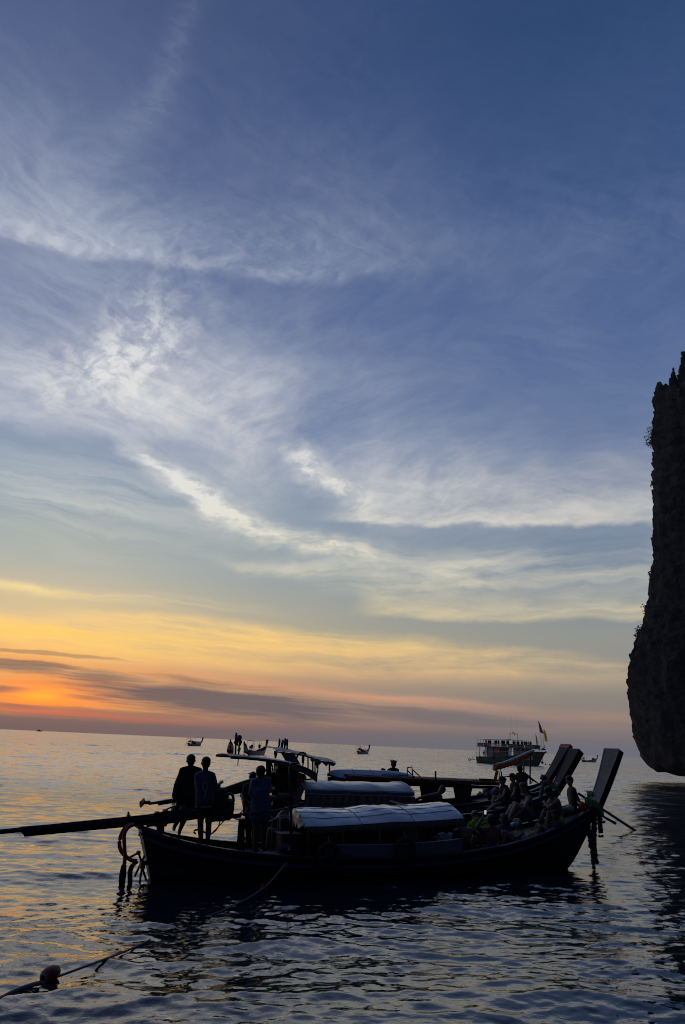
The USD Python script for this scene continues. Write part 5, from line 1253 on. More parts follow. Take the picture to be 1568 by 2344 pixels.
    if cut == 'long': hh.append(((H - lk_h * .05 * s, .075 * s), (q['neck'] - lk_h * .075 * s, .060 * s), (q['neck'] * .35 + chest * .65 - lk_h * .105 * s, .050 * s)))
    if cut == 'bun': hh.append(((H - lk_h * .125 * s + up * .01 * s, .042 * s), (H - lk_h * .10 * s - up * .02 * s, .038 * s)))
    if cut == 'tail': hh.append(((H - lk_h * .11 * s + up * .03 * s, .034 * s), (H - lk_h * .16 * s - up * .07 * s, .026 * s)))
    if cut == 'spiky':
        for a_ in (-.07, -.03, .01, .05): hh.append(((H + up * .10 * s + rt * a_ * s, .016 * s), (H + up * (.145 - abs(a_)) * s + rt * a_ * 1.9 * s, .006 * s)))
    if hh: cloth('hair', hm_, *hh)
    for w in wear:
        kind, m_ = w[0], w[1]
        o = 0.020 * s
        if kind in ('shirt', 'tunic', 'vest', 'robe'):
            hl = [((q['shL'], .076 * T), (q['shR'], .076 * T), (chest - side * .10 * T, .115 * T), (chest + side * .10 * T, .115 * T), (shm + (q['neck'] - shm) * .5, .075 * T)),
                  ((chest - side * .10 * T, .105 * T), (chest + side * .10 * T, .105 * T), (q['hipL'] - hs * .02, .105 * T), (q['hipR'] + hs * .02, .105 * T))]
            if kind != 'vest':
                for k in 'LR':
                    e_ = q['sh' + k] * .35 + q['el' + k] * .65 if kind != 'robe' else q['el' + k]
                    hl.append(((q['sh' + k], .070 * s), (e_, (.060 if kind != 'robe' else .085) * s)))
                    if kind == 'robe': hl.append(((q['el' + k], .085 * s), (q['ha' + k] * .8 + q['el' + k] * .2, .075 * s)))
            if kind in ('tunic', 'robe'):
                fr_ = .30 if kind == 'tunic' else .62
                hl.append(((q['hipL'] - hs * .03, .115 * T), (q['hipR'] + hs * .03, .115 * T), (q['hipL'] * (1 - fr_) + q['knL'] * fr_ - hs * .05, .10 * T), (q['hipR'] * (1 - fr_) + q['knR'] * fr_ + hs * .05, .10 * T)))
                if kind == 'robe': hl.append(((q['shL'], .07), (q['shR'], .07), (q['hipL'] - hs * .10, .12), (q['hipR'] + hs * .06, .12)))
            cloth(kind if kind != 'vest' else 'top', m_, *hl)
        if kind in ('shorts', 'trousers'):
            fr_ = .62 if kind == 'shorts' else 1.0
            hl = [((q['hipL'], .108 * T), (q['hipR'], .108 * T), (waist - side * .05, .092 * T), (waist + side * .05, .092 * T))]
            for k in 'LR':
                hl.append(((q['hip' + k], .106 * s), (q['hip' + k] * (1 - fr_) + q['kn' + k] * fr_, .082 * s)))
                if kind == 'trousers': hl.append(((q['kn' + k], .080 * s), (q['an' + k] + [0, 0, .03], .060 * s)))
            cloth(kind, m_, *hl)
        if kind in ('bikini', 'briefs'):
            cloth('briefs', m_, ((q['hipL'], .104 * T), (q['hipR'], .104 * T), (hpm * .8 + waist * .2, .10 * T)))
        if kind in ('bikini', 'band'):
            cloth('top', m_, ((chest - side * .085 * T, .106 * T), (chest + side * .085 * T, .106 * T), (chest + (waist - chest) * .25, .105 * T)))
        if kind == 'skirt':
            cloth('skirt', m_, ((q['hipL'], .115 * T), (q['hipR'], .115 * T), (q['knL'] * .9 + q['anL'] * .1, .10 * T), (q['knR'] * .9 + q['anR'] * .1, .10 * T)))
        if kind == 'sarong':
            cloth('sarong', m_, ((q['hipL'], .120 * T), (q['hipR'], .120 * T), (waist, .10 * T)), ((q['hipL'], .115 * T), (q['hipL'] * .5 + q['knL'] * .5, .090 * T)), ((q['hipR'], .115 * T), (q['hipR'] * .5 + q['knR'] * .5, .095 * T), (q['hipR'] - [0, 0, .1], .09)))
        if kind == 'cap':
            cloth('cap', m_, ((H + up * .045 * s - lk_h * .012 * s, .100 * s), (H + up * .03 * s + lk_h * .01 * s, .097 * s)))
            cc_ = H + up * .045 * s + lk_h * .09 * s
            put('brim', trimesh.convex.convex_hull(np.array([cc_ + rt * x * s + lk_h * y * s + up * z * s for x, y in ((-.075, -.01), (.075, -.01), (-.06, .06), (.06, .06), (0, .10)) for z in (-.024 - max(0, y) * .25, .012 - max(0, y) * .3)])), m_, t, b)
        if kind == 'sandals':
            for k in 'LR':
                fd = _unit(np.asarray(foot if foot is not None else lk, float) * [1, 1, 0]); a = q['an' + k]; sd_ = np.cross(fd, [0, 0, 1.0])
                put('sandal', [trimesh.convex.convex_hull(np.array([a + fd * x + sd_ * y + [0, 0, z] for x, y in ((-.08, -.035), (-.08, .035), (.16, -.05), (.16, .05), (.21, 0)) for z in (-.10, -.08)])), trimesh.convex.convex_hull(np.array([a + fd * x + sd_ * y + [0, 0, z] for x in (.04, .13) for y, z in ((-.055, -.085), (.055, -.085), (-.03, -.025), (.03, -.025))]))], m_, t, b)
    if extra: extra(t, b, q, put, H, up, lk_h, rt, s)
    return t, q
V = lambda *a: ('v', a)

# --- standing at the stern of the near boat
person(F1, 'man in a long black robe standing on the stern, his back turned, leftmost person', dict(head=(437, 1741, .35), neck=(437, 1754, .35), shL=(418, 1764, .35), shR=(456, 1765, .35), elL=(407, 1797, .3), haL=(400, 1828, .3), elR=(462, 1798, .3), haR=(455, 1828, .45),
       hipL=(421, 1824, .35), hipR=(439, 1824, .35), knL=(413, 1866, .4), knR=(425, 1866, .4), anL=(399, 1893, .45), anR=(411, 1902, .3)), 'skin_dark', (0.15, 1, 0), 'hair_black', 'short', [('robe', 'cloth_black')])
def jersey(t, b, q, put, H, up, lk, rt, s):
    m_ = meshkit.text_mesh('9', 0.36, 0.006, True); m_.vertices -= m_.bounds.mean(0)
    c_ = (q['shL'] + q['shR'] + q['hipL'] + q['hipR']) / 4
    X = _unit(q['shR'] - q['shL']); Z_ = _unit(q['shL'] + q['shR'] - q['hipL'] - q['hipR']); Y_ = np.cross(X, Z_)   # towards the viewer
    v_ = m_.vertices.copy(); m_.vertices = c_ + X * (v_[:, :1] * 0.55 - .035) + Z_ * v_[:, 1:2] + Y_ * (v_[:, 2:] + 0.142 - 0.35 * v_[:, :1] ** 2)
    put('number', m_, 'number_print', t, b)
    put('hem_band', sheet(np.array([[c_ + X * x + Z_ * (-.375 + z) + Y_ * (.150 - 1.6 * x * x) for z in (0, .03)] for x in np.linspace(-.13, .13, 9)]), 0.004), 'cloth_grey', t, b)
person(F1, 'young man in a purple sports shirt numbered 9 standing on the stern, back turned', dict(head=(471, 1747, -.25), neck=(470, 1764, -.25), shL=(453, 1776, -.25), shR=(486, 1775, -.25), elL=(449, 1806, -.2), haL=(455, 1830, -.1), elR=(494, 1800, -.15), haR=(502, 1794, 0.02),
       hipL=(460, 1838, -.25), hipR=(477, 1838, -.25), knL=(459, 1885, -.3), knR=(478, 1884, -.25), anL=(460, 1932, -.35), anR=(475, 1932, -.3)), 'skin_dark', (0.1, 1, 0), 'hair_black', 'short', [('shirt', 'cloth_purple'), ('shorts', 'cloth_black')], extra=jersey)
person(F1, 'slim woman with spiky hair in dark clothes beside the man in the cap', dict(head=(578.5, 1779, .25), neck=(577, 1793, .25), shL=(562, 1800, .25), shR=(592, 1799, .25), elL=(558, 1828, .25), haL=(570, 1835, .1), elR=(598, 1826, .25), haR=(594, 1850, .2),
       hipL=(569, 1860, .25), hipR=(585, 1860, .25), knL=(568, 1901, .2), knR=(583, 1901, .2), anL=(568, 1938, .2), anR=(582, 1938, .2)), 'skin_dark', (0.3, 1, 0), 'hair_black', 'spiky', [('shirt', 'cloth_black'), ('trousers', 'cloth_black')], sc=0.93)
person(F1, 'man in a dark cap, blue patterned tunic and white sandals at the tiller, standing', dict(head=(597.5, 1767, -.35), neck=(597, 1782, -.35), shL=(580, 1790, -.35), shR=(613, 1787, -.35), elL=(573, 1816, -.30), haL=(584, 1834, -.42), elR=(617, 1812, -.25), haR=(616, 1790, -.05),
       hipL=(587, 1858, -.35), hipR=(606, 1858, -.35), knL=(586, 1904, -.4), knR=(604, 1902, -.3), anL=(583, 1944, -.45), anR=(603, 1939, -.2)), 'skin_dark', (1.0, 0.55, 0), 'hair_black', 'short', [('tunic', 'cloth_blue'), ('cap', 'cloth_black'), ('sandals', 'sandal')], foot=(-1, -0.2, 0))
# --- seated in the near boat's bow
def phone(t, b, q, put, H, up, lk, rt, s):
    c_ = F1.P(1110.5, 1861.0, -.36)
    put('phone', box(c_, (0.078, 0.010, 0.155), ry=0.10, bevel=0.004), 'phone_dark', t, b); put('phone_screen', box(c_ + [0, -.0075, 0.02], (0.068, 0.003, 0.10), ry=0.10), 'phone_shell', t, b)
person(F1, 'bare-backed man seated in the bow holding up a phone', dict(head=(1123.5, 1877, -.35), neck=(1124, 1892, -.35), shL=(1105, 1900, -.35), shR=(1141, 1900, -.35), elL=(1091, 1893, -.38), haL=(1107, 1868, -.32), elR=(1146, 1926, -.3), haR=(1140, 1942, -.1),
       hipL=(1114, 1950, -.35), hipR=(1134, 1950, -.35), knL=(1112, 1938, .15), knR=(1138, 1938, .15), anL=(1114, 1958, .45), anR=(1136, 1958, .45)), 'skin_tan', (0.05, 1, 0), 'hair_black', 'short', [('shorts', 'cloth_navy')], extra=phone, torso=1.08)
person(F1, 'bare-backed man seated under the front edge of the tarpaulin roof', dict(head=(1056, 1881, -.2), neck=(1058, 1895, -.25), shL=(1042, 1904, -.3), shR=(1080, 1902, -.3), elL=(1036, 1926, -.3), haL=(1040, 1944, -.2), elR=(1096, 1912, -.2), haR=(1099, 1930, -.1),
       hipL=(1051, 1950, -.35), hipR=(1074, 1950, -.35), knL=(1050, 1938, .15), knR=(1078, 1938, .15), anL=(1052, 1958, .45), anR=(1076, 1958, .45)), 'skin_tan', (0.05, 1, 0), 'hair_black', 'short', [('shorts', 'cloth_black')], torso=1.1)
person(F1, 'girl in a light blue cap and white top hugging her knees', dict(head=(1184, 1887, -.3), neck=(1186, 1902, -.3), shL=(1177, 1908, -.2), shR=(1196, 1908, -.42), elL=(1166, 1908, -.15), haL=(1153, 1903, -.2), elR=(1180, 1918, -.45), haR=(1158, 1905, -.4),
       hipL=(1180, 1942, -.2), hipR=(1192, 1942, -.4), knL=(1153, 1908, -.2), knR=(1155, 1906, -.4), anL=(1151, 1944, -.2), anR=(1150, 1944, -.4)), 'skin_fair', (-1, 0.25, 0), 'hair_fair', 'long', [('band', 'cloth_white'), ('briefs', 'cloth_white'), ('cap', 'cap_blue')], foot=(-1, 0, 0))
person(F1, 'long-haired woman in a navy sarong sitting sideways on the far gunwale, knees up', dict(head=(1198, 1803, .45), neck=(1202, 1818, .45), shL=(1210, 1826, .55), shR=(1212, 1827, .3), elL=(1202, 1850, .55), haL=(1178, 1870, .5), elR=(1198, 1851, .3), haR=(1172, 1875, .35),
       hipL=(1214, 1866, .55), hipR=(1214, 1868, .35), knL=(1178, 1840, .55), knR=(1181, 1843, .35), anL=(1156, 1870, .55), anR=(1164, 1876, .35)), 'skin_fair', (-1, -0.05, 0), 'hair_brown', 'long', [('sarong', 'cloth_navy'), ('band', 'cloth_navy')], foot=(-1, 0, 0))
person(F1, 'broad-shouldered man in lime green shorts sitting with arms folded on his knees', dict(head=(1255.5, 1812, -.05), neck=(1262, 1826, -.05), shL=(1258, 1836, .15), shR=(1277, 1834, -.2), elL=(1247, 1845, .15), haL=(1262, 1842, -.15), elR=(1256, 1849, -.25), haR=(1247, 1838, 0.0),
       hipL=(1281, 1880, .1), hipR=(1283, 1882, -.15), knL=(1248, 1856, .12), knR=(1256, 1862, -.2), anL=(1229, 1892, .10), anR=(1247, 1908, -.25)), 'skin_tan', (-1, 0.1, -.15), 'hair_black', 'short', [('shorts', 'cloth_lime')], torso=1.15, foot=(-1, 0, 0))
person(F1, 'woman with hair in a bun leaning back on her arms at the bow', dict(head=(1303, 1787, .05), neck=(1306, 1802, .05), shL=(1304, 1809, .18), shR=(1313, 1808, -.1), elL=(1316, 1832, .22), haL=(1330, 1852, .22), elR=(1326, 1834, -.15), haR=(1339, 1856, -.14),
       hipL=(1312, 1848, .12), hipR=(1313, 1850, -.1), knL=(1287, 1850, .14), knR=(1290, 1854, -.1), anL=(1274, 1884, .14), anR=(1279, 1888, -.1)), 'skin_fair', (-1, -0.05, 0.05), 'hair_brown', 'bun', [('vest', 'cloth_black'), ('shorts', 'cloth_grey')], foot=(-1, 0, 0), sc=1.0)
person(F1, 'person in a white shirt sitting in the shade under the tarpaulin roof', dict(head=(1021, 1896, .1), neck=(1021, 1908, .1), shL=(1006, 1915, .1), shR=(1036, 1915, .1), elL=(1000, 1935, .05), haL=(1008, 1948, 0.0), elR=(1041, 1934, .05), haR=(1036, 1948, 0),
       hipL=(1010, 1956, .1), hipR=(1032, 1956, .1), knL=(1008, 1948, -.3), knR=(1034, 1948, -.3), anL=(1008, 1968, -.4), anR=(1034, 1968, -.4)), 'skin_dark', (-.3, -1, 0), 'hair_black', 'short', [('shirt', 'cloth_white'), ('shorts', 'cloth_black')])
person(F1, 'dark figure sitting deep in the shade amidships beside the person in white', dict(head=(985, 1904, .3), neck=(985, 1916, .3), shL=(971, 1923, .3), shR=(999, 1923, .3), elL=(967, 1940, .3), haL=(975, 1954, .2), elR=(1003, 1940, .3), haR=(996, 1954, .2),
       hipL=(976, 1960, .3), hipR=(995, 1960, .3), knL=(975, 1952, -.1), knR=(997, 1952, -.1), anL=(975, 1972, -.2), anR=(997, 1972, -.2)), 'skin_dark', (.2, -1, 0), 'hair_black', 'short', [('shirt', 'cloth_navy'), ('shorts', 'cloth_black')])
person(F1, 'person in lime shorts sitting low with drawn-up knees below the folded-arms man', dict(head=(1271, 1866, -.42), neck=(1272, 1880, -.42), shL=(1264, 1887, -.3), shR=(1281, 1887, -.55), elL=(1250, 1896, -.3), haL=(1234, 1892, -.35), elR=(1262, 1902, -.6), haR=(1240, 1897, -.55),
       hipL=(1266, 1915, -.35), hipR=(1268, 1917, -.5), knL=(1231, 1890, -.35), knR=(1236, 1893, -.55), anL=(1221, 1922, -.35), anR=(1224, 1926, -.5)), 'skin_tan', (-1, 0, -.1), 'hair_black', 'short', [('shirt', 'cloth_black'), ('shorts', 'cloth_lime')], foot=(-1, 0, 0))
person(F1, 'dark-clothed person sitting between the girl in the cap and the man with the phone', dict(head=(1153, 1876, .2), neck=(1153, 1889, .2), shL=(1140, 1896, .2), shR=(1167, 1896, .2), elL=(1136, 1915, .2), haL=(1143, 1930, .1), elR=(1171, 1915, .2), haR=(1165, 1930, .1),
       hipL=(1145, 1935, .2), hipR=(1162, 1935, .2), knL=(1144, 1925, .55), knR=(1164, 1925, .55), anL=(1144, 1945, .6), anR=(1164, 1945, .6)), 'skin_tan', (-.5, 1, 0), 'hair_black', 'short', [('shirt', 'cloth_navy'), ('shorts', 'cloth_black')])
person(F1, 'ponytailed person in a dark top facing the viewer behind the two bare-backed men', dict(head=(1088, 1868, .45), neck=(1089, 1880, .45), shL=(1077, 1887, .45), shR=(1102, 1887, .45), elL=(1073, 1905, .45), haL=(1080, 1920, .35), elR=(1106, 1905, .45), haR=(1100, 1920, .35),
       hipL=(1081, 1924, .45), hipR=(1097, 1924, .45), knL=(1079, 1918, .1), knR=(1099, 1918, .1), anL=(1079, 1940, .05), anR=(1099, 1940, .05)), 'skin_tan', (-.4, -1, 0), 'hair_brown', 'tail', [('vest', 'cloth_navy'), ('shorts', 'cloth_black')])
# lime green vests lying among them
def vest(px, py, y, rz, label, s=1.0):
    c_ = F1.P(px, py, y); t, b = in_frame(F1, 'swim_vest', label, 'swim vest', c_ - [0, 0, .1], 'lime swim vests in the near boat')
    R3 = trimesh.transformations.euler_matrix(0.35, rz, 0.2)
    for sd in (-1, 1):
        g = sheet(np.array([[[sd * (.035 + .13 * v_) * s, .05 * math.sin(v_ * 2.6) + .02 * math.sin(u * 7), (u - .5) * .34 * s * (1 - .25 * v_ * u)] for v_ in np.linspace(0, 1, 6)] for u in np.linspace(0, 1, 8)]), 0.045)
        g.apply_transform(R3); put('panel', moved(g, c_), 'cloth_lime', t, b, 60)
    st = tube(curve([(-.15 * s, 0, .12), (-.07, .03, .22 * s), (.07, .03, .22 * s), (.15 * s, 0, .12)], 12), 0.02, 6); st.apply_transform(R3); put('strap', moved(st, c_), 'cloth_lime', t, b)
vest(1086, 1893, .1, .6, 'crumpled lime swim vest between the two bare-backed men')
vest(1090, 1919, -.1, -.4, 'small lime swim vest low beside the arm of the man under the roof', .7)
vest(1112, 1885, .15, 1.2, 'lime swim vest behind the head of the man holding a phone', .8)
vest(1213, 1921, -.25, .2, 'lime swim vest lying by the long hair of the girl in the cap', .6)
# --- second boat
person(F2, 'person leaning out from the second boat with one arm stretched towards the stern', dict(head=(1011, 1808, -.55), neck=(1004, 1817, -.55), shL=(996, 1819, -.65), shR=(1008, 1823, -.4), elL=(968, 1824, -.75), haL=(945, 1833, -.8), elR=(1010, 1842, -.35), haR=(1000, 1855, -.4),
       hipL=(1006, 1852, -.5), hipR=(1014, 1852, -.3), knL=(1000, 1864, -.7), knR=(1010, 1866, -.6), anL=(1006, 1884, -.5), anR=(1016, 1886, -.4)), 'skin_tan', (-1, -.4, -.2), 'hair_black', 'short', [('shorts', 'cloth_green')])
person(F2, 'woman in black sitting left of her ponytailed companion on the second boat', dict(head=(1149, 1787, -.55), neck=(1151, 1797, -.55), shL=(1149, 1803, -.45), shR=(1159, 1803, -.65), elL=(1146, 1820, -.45), haL=(1134, 1829, -.5), elR=(1152, 1822, -.7), haR=(1138, 1831, -.7),
       hipL=(1158, 1836, -.45), hipR=(1160, 1837, -.65), knL=(1131, 1826, -.5), knR=(1134, 1842, -.75), anL=(1126, 1848, -.5), anR=(1120, 1852, -.75)), 'skin_fair', (-1, .05, 0), 'hair_brown', 'bun', [('vest', 'cloth_black'), ('shorts', 'cloth_black')], foot=(-1, 0, 0))
person(F2, 'woman with a ponytail in black sitting behind her companion on the second boat', dict(head=(1173, 1780, -.35), neck=(1175, 1790, -.35), shL=(1173, 1796, -.25), shR=(1182, 1797, -.45), elL=(1169, 1816, -.25), haL=(1162, 1828, -.3), elR=(1176, 1818, -.5), haR=(1166, 1830, -.5),
       hipL=(1182, 1833, -.25), hipR=(1184, 1834, -.45), knL=(1158, 1832, -.3), knR=(1160, 1836, -.5), anL=(1154, 1852, -.3), anR=(1156, 1856, -.5)), 'skin_fair', (-1, .05, 0), 'hair_brown', 'tail', [('vest', 'cloth_black'), ('shorts', 'cloth_black')], foot=(-1, 0, 0))
# --- third boat
person(F3, 'man on the third boat\'s foredeck holding a post with his outstretched arm', dict(head=(1189.5, 1760, -.1), neck=(1192, 1769, -.1), shL=(1184.5, 1774, .05), shR=(1201, 1772, -.2), elL=(1180, 1778, .1), haL=(1174, 1781, .1), elR=(1213, 1781, -.3), haR=(1226, 1789, -.35),
       hipL=(1190, 1802, 0), hipR=(1201, 1802, -.2), knL=(1182, 1806, .05), knR=(1196, 1808, -.25), anL=(1183, 1832, 0), anR=(1197, 1834, -.25)), 'skin_dark', (-1, .1, 0), 'hair_black', 'short', [('shirt', 'cloth_black'), ('shorts', 'cloth_black')])
def wreath(t, b, q, put, H, up, lk, rt, s):
    for k in range(9):
        a_ = k / 9 * 6.28; c_ = H + up * .075 + (rt * math.cos(a_) + lk * math.sin(a_)) * .095
        d_ = up * .8 + (rt * math.cos(a_) + lk * math.sin(a_)) * .5
        put('wreath_leaf', tube([c_, c_ + d_ * (.05 + .03 * (k % 3))], [.024, .008], 5), 'leaf', t, b)
person(F3, 'person with a leafy wreath on the head seen behind the paddle board', dict(head=(900.5, 1749, .9), neck=(900, 1758, .9), shL=(891, 1764, .9), shR=(909, 1764, .9), elL=(888, 1781, .9), haL=(892, 1794, .8), elR=(911, 1781, .9), haR=(908, 1794, .8),
       hipL=(895, 1796, .9), hipR=(906, 1796, .9), knL=(893, 1799, 1.2), knR=(908, 1799, 1.2), anL=(893, 1820, 1.2), anR=(908, 1820, 1.2)), 'skin_dark', (0, 1, 0), 'hair_black', 'short', [('shirt', 'cloth_black'), ('shorts', 'cloth_black')], extra=wreath)
person(F3, 'person of whom only the top of a dark head shows behind the paddle board', dict(head=(876.5, 1768, .9), neck=(876, 1777, .9), shL=(868, 1782, .9), shR=(884, 1782, .9), elL=(865, 1797, .9), haL=(870, 1808, .8), elR=(887, 1797, .9), haR=(883, 1808, .8),
       hipL=(871, 1812, .9), hipR=(881, 1812, .9), knL=(870, 1812, 1.2), knR=(883, 1812, 1.2), anL=(870, 1832, 1.2), anR=(883, 1832, 1.2)), 'skin_dark', (0, 1, 0), 'hair_black', 'short', [('shirt', 'cloth_black'), ('shorts', 'cloth_black')])
person(F2, 'dark figure standing at the second boat\'s engine under its awning', dict(head=(636, 1755, .3), neck=(636, 1765, .3), shL=(625, 1772, .3), shR=(647, 1771, .3), elL=(621, 1790, .3), haL=(630, 1803, .2), elR=(651, 1789, .3), haR=(652, 1800, .0),
       hipL=(630, 1812, .3), hipR=(643, 1812, .3), knL=(630, 1834, .3), knR=(643, 1834, .3), anL=(629, 1856, .3), anR=(643, 1856, .3)), 'skin_dark', (1, .3, 0), 'hair_black', 'short', [('shirt', 'cloth_black'), ('trousers', 'cloth_black')])

# ------------------------------------------------------------------ two-deck tour boat
_a, _b = at(1089, 1745.2), at(1226, 1752.6)
FT = Frame(_a, math.atan2(_b[1] - _a[1], _b[0] - _a[0]))
TB = 2.3
tour = thing('tour_boat', 'green-hulled two-deck tour boat with passengers crowding its open upper deck', 'tour boat', FT.o, FT.a)
K = lambda x, y, o=-TB: FT.P(1064.4 + x * .13139, 1625.2 + y * .13139, o)     # measured on an enlarged crop
Lw = np.linalg.norm(_b - _a)
def trows():
    zs = lambda x, y: K(x, y)[2]
    u = [0, .1, .25, .45, .65, .8, .9, .96, 1.0]
    e0, e1 = K(178, 810), K(1395, 735, -.3)
    s0, s1 = e0[0], e1[0]
    z = np.interp(u, [0, .3, .6, .8, .9, 1.0], [K(178, 810)[2], K(500, 820)[2], K(900, 800)[2] + .15, K(1150, 770)[2] + .2, K(1290, 730)[2], e1[2]])
    b = np.array([.80, .92, 1, 1, .96, .78, .50, .26, .06]) * TB
    kk = np.array([.0, .1, .25, .45, .64, .76, .83, .865, .89]); zk = np.array([-.5, -.7, -.8, -.8, -.8, -.75, -.6, -.4, -.2])
    return [(s0 + (s1 - s0) * u[i], b[i], z[i], s0 + (s1 - s0) * kk[i], zk[i]) for i in range(9)]
hm, ST = hull_mesh(trows(), 0.12, 0.3)
obj('hull', hm, 'green_hull', tour)
for sd in (-1, 1):
    obj('rub_rail', strip(along(ST, sd, -0.02, 0.03), 0.12, 0.12), 'olive_hull', tour)
    obj('rub_rail', strip(along(ST, sd, -0.75, 0.03, s1=ST[-8, 0]), 0.10, 0.10), 'olive_hull', tour)
pb = lambda xa, xb, ya, yb, ya2=None, yb2=None, o=TB: (K(xa, ya, -o), K(xb, yb, -o))
zlow = min(K(300, 812)[2], K(900, 800)[2])
def slab(s0, s1, z0, z1, y0, y1): return box(((s0 + s1) / 2, (y0 + y1) / 2, (z0 + z1) / 2), (s1 - s0, y1 - y0, z1 - z0))
sx = lambda x: K(x, 700)[0]; sz = lambda x, y: K(x, y)[2]
zd = sz(300, 812)                    # main deck edge
zu0, zu1 = sz(205, 640), sz(1215, 640)          # upper deck
zu = (zu0 + sz(800, 640)) / 2
W1 = TB - .35
obj('main_deck', slab(sx(185), sx(1180), zd - .25, zd - .10, -W1, W1), 'wood_deck', tour)
obj('deckhouse', slab(sx(365), sx(470), zd - .1, zu - .12, -W1 + .2, W1 - .2), 'grey_paint', tour)
obj('deckhouse', slab(sx(480), sx(700), zd - .1, zu - .12, -W1 + .25, W1 - .25), 'wood_dark', tour)
for nm, xa, xb, m_ in (('window', 488, 582, 'window_red'), ('window', 596, 694, 'window_glass')):
    for sd in (-1, 1):
        w_ = obj(nm, slab(sx(xa), sx(xb), sz(600, 740), sz(600, 672), sd * (W1 - .245) - .03, sd * (W1 - .245) + .03), m_, tour)
        obj('frame', slab(sx(xa) - .05, sx(xa) + .05, zd, zu - .12, sd * (W1 - .2) - .05, sd * (W1 - .2) + .05), 'wood_dark', w_)
        obj('sill', slab(sx(xa) - .05, sx(xb) + .05, sz(600, 752), sz(600, 742), sd * (W1 - .2) - .06, sd * (W1 - .2) + .06), 'grey_paint', w_)
obj('wheelhouse', trimesh.convex.convex_hull(np.array([[s_, y_, z_] for s_, z_ in ((sx(825), zd - .1), (sx(825), zu - .14), (sx(1085), zu - .14), (sx(1160), zd + .3), (sx(1160), zd - .1)) for y_ in (-W1 + .25, W1 - .25)])), 'grey_paint', tour)
for xa, xb in ((840, 868), (880, 915), (972, 1020), (1035, 1085), (1098, 1120)):
    for sd in (-1, 1):
        w_ = obj('window', slab(sx(xa), sx(xb), sz(900, 715), sz(900, 672) if xa < 1030 else sz(900, 680), sd * (W1 - .26) - .03, sd * (W1 - .26) + .03), 'window_glass', tour)
for sd in (-1, 1):
    obj('door', slab(sx(922), sx(945), zd, sz(930, 655), sd * (W1 - .255) - .03, sd * (W1 - .255) + .03), 'wood_dark', tour)
    for xa, xb, dx in ((330, 365, 14), (748, 800, 12)):     # flared white pillars
        obj('pillar', trimesh.convex.convex_hull(np.array([[sx(x_), sd * W1 + d_, z_] for x_, z_ in ((xa - 6, zd - .1), (xb - 8, zd - .1), (xa + dx, zu - .13), (xb + dx, zu - .13)) for d_ in (-.08, .08)])), 'white_paint', tour)
    obj('aft_post', tube([[sx(243), sd * W1, zd], [sx(243), sd * W1, zu]], 0.07, 7), 'black_steel', tour)
    obj('side_rail', tube([[sx(180), sd * (TB - .2), sz(300, 738)], [sx(900), sd * (TB - .1), sz(900, 712)]], 0.035, 6), 'white_paint', tour)
    for x_ in (178, 192, 206, 220, 236): obj('stern_railing', tube([[sx(x_), sd * (TB - .35), zd - .05], [sx(x_), sd * (TB - .35), sz(200, 735)]], 0.03, 5), 'steel', tour)
    obj('stern_railing', tube([[sx(175), sd * (TB - .35), sz(200, 732)], [sx(245), sd * (TB - .35), sz(240, 732)]], 0.03, 5), 'steel', tour)
    for x_ in (1190, 1215, 1240, 1262, 1285): obj('bow_railing', tube([[sx(x_), sd * (1.7 - (x_ - 1190) * .01), sz(x_, 715)], [sx(x_), sd * (1.7 - (x_ - 1190) * .01), sz(x_, 690)]], 0.03, 5), 'steel', tour)
    obj('bow_railing', tube([[sx(1180), sd * 1.8, sz(1180, 690)], [sx(1305), sd * .7, sz(1305, 686)]], 0.035, 5), 'steel', tour)
obj('upper_deck', trimesh.convex.convex_hull(np.array([[s_, y_, z_] for s_, z_ in ((sx(200), zu - .12), (sx(205), zu + .10), (sx(1215), zu + .10), (sx(1205), zu - .12)) for y_ in (-TB, TB)])), 'wood_dark', tour)
zr0 = sz(205, 572)
for sd in (-1, 1):
    obj('upper_rail', tube([[sx(205), sd * (TB - .05), zr0], [sx(1215), sd * (TB - .05), zr0]], 0.05, 6), 'wood_dark', tour)
    obj('upper_rail', tube([[sx(205), sd * (TB - .05), zu + .38], [sx(1215), sd * (TB - .05), zu + .38]], 0.03, 5), 'steel', tour)
    for x_ in np.linspace(205, 1215, 17): obj('rail_post', tube([[sx(x_), sd * (TB - .05), zu + .1], [sx(x_), sd * (TB - .05), zr0]], 0.035, 5), 'steel', tour)
    for xa, xb in ((215, 318), (1045, 1212), (650, 720), (785, 925)): obj('rail_panel', slab(sx(xa), sx(xb), zu + .12, zr0 - .05, sd * (TB - .11) - .015, sd * (TB - .11) + .015), 'wood_dark', tour)
for yv in (1215, 205): obj('upper_rail', tube([[sx(yv), -TB + .05, zr0], [sx(yv), TB - .05, zr0]], 0.05, 6), 'wood_dark', tour)
zc0, zc1 = sz(220, 493), sz(780, 487)
sh = np.array([[[sx(x_), y_, np.interp(x_, [210, 640, 770, 910], [zc0, zc0 + .02, zc0 + .22, zc0 - .02]) - .18 * (abs(y_) / TB) ** 2] for y_ in np.linspace(-TB, TB, 9)] for x_ in np.linspace(210, 910, 24)])
obj('sun_canopy', sheet(sh, 0.06), 'tarp_grey', tour, True)
obj('canopy_trim', [tube(sh[:, k], 0.05, 6) for k in (0, 8)], 'black_steel', tour)
for x_ in (218, 275, 325, 490, 640, 720, 770, 900):
    for sd in (-1, 1): obj('canopy_post', tube([[sx(x_), sd * (TB - .12), zu + .1], [sx(x_), sd * (TB - .12), zc0 - .2]], 0.04, 5), 'steel', tour)
obj('bench', [slab(sx(330), sx(640), zu + .45, zu + .53, y_ - .25, y_ + .25) for y_ in (-1.2, 0, 1.2)], 'wood_deck', tour)
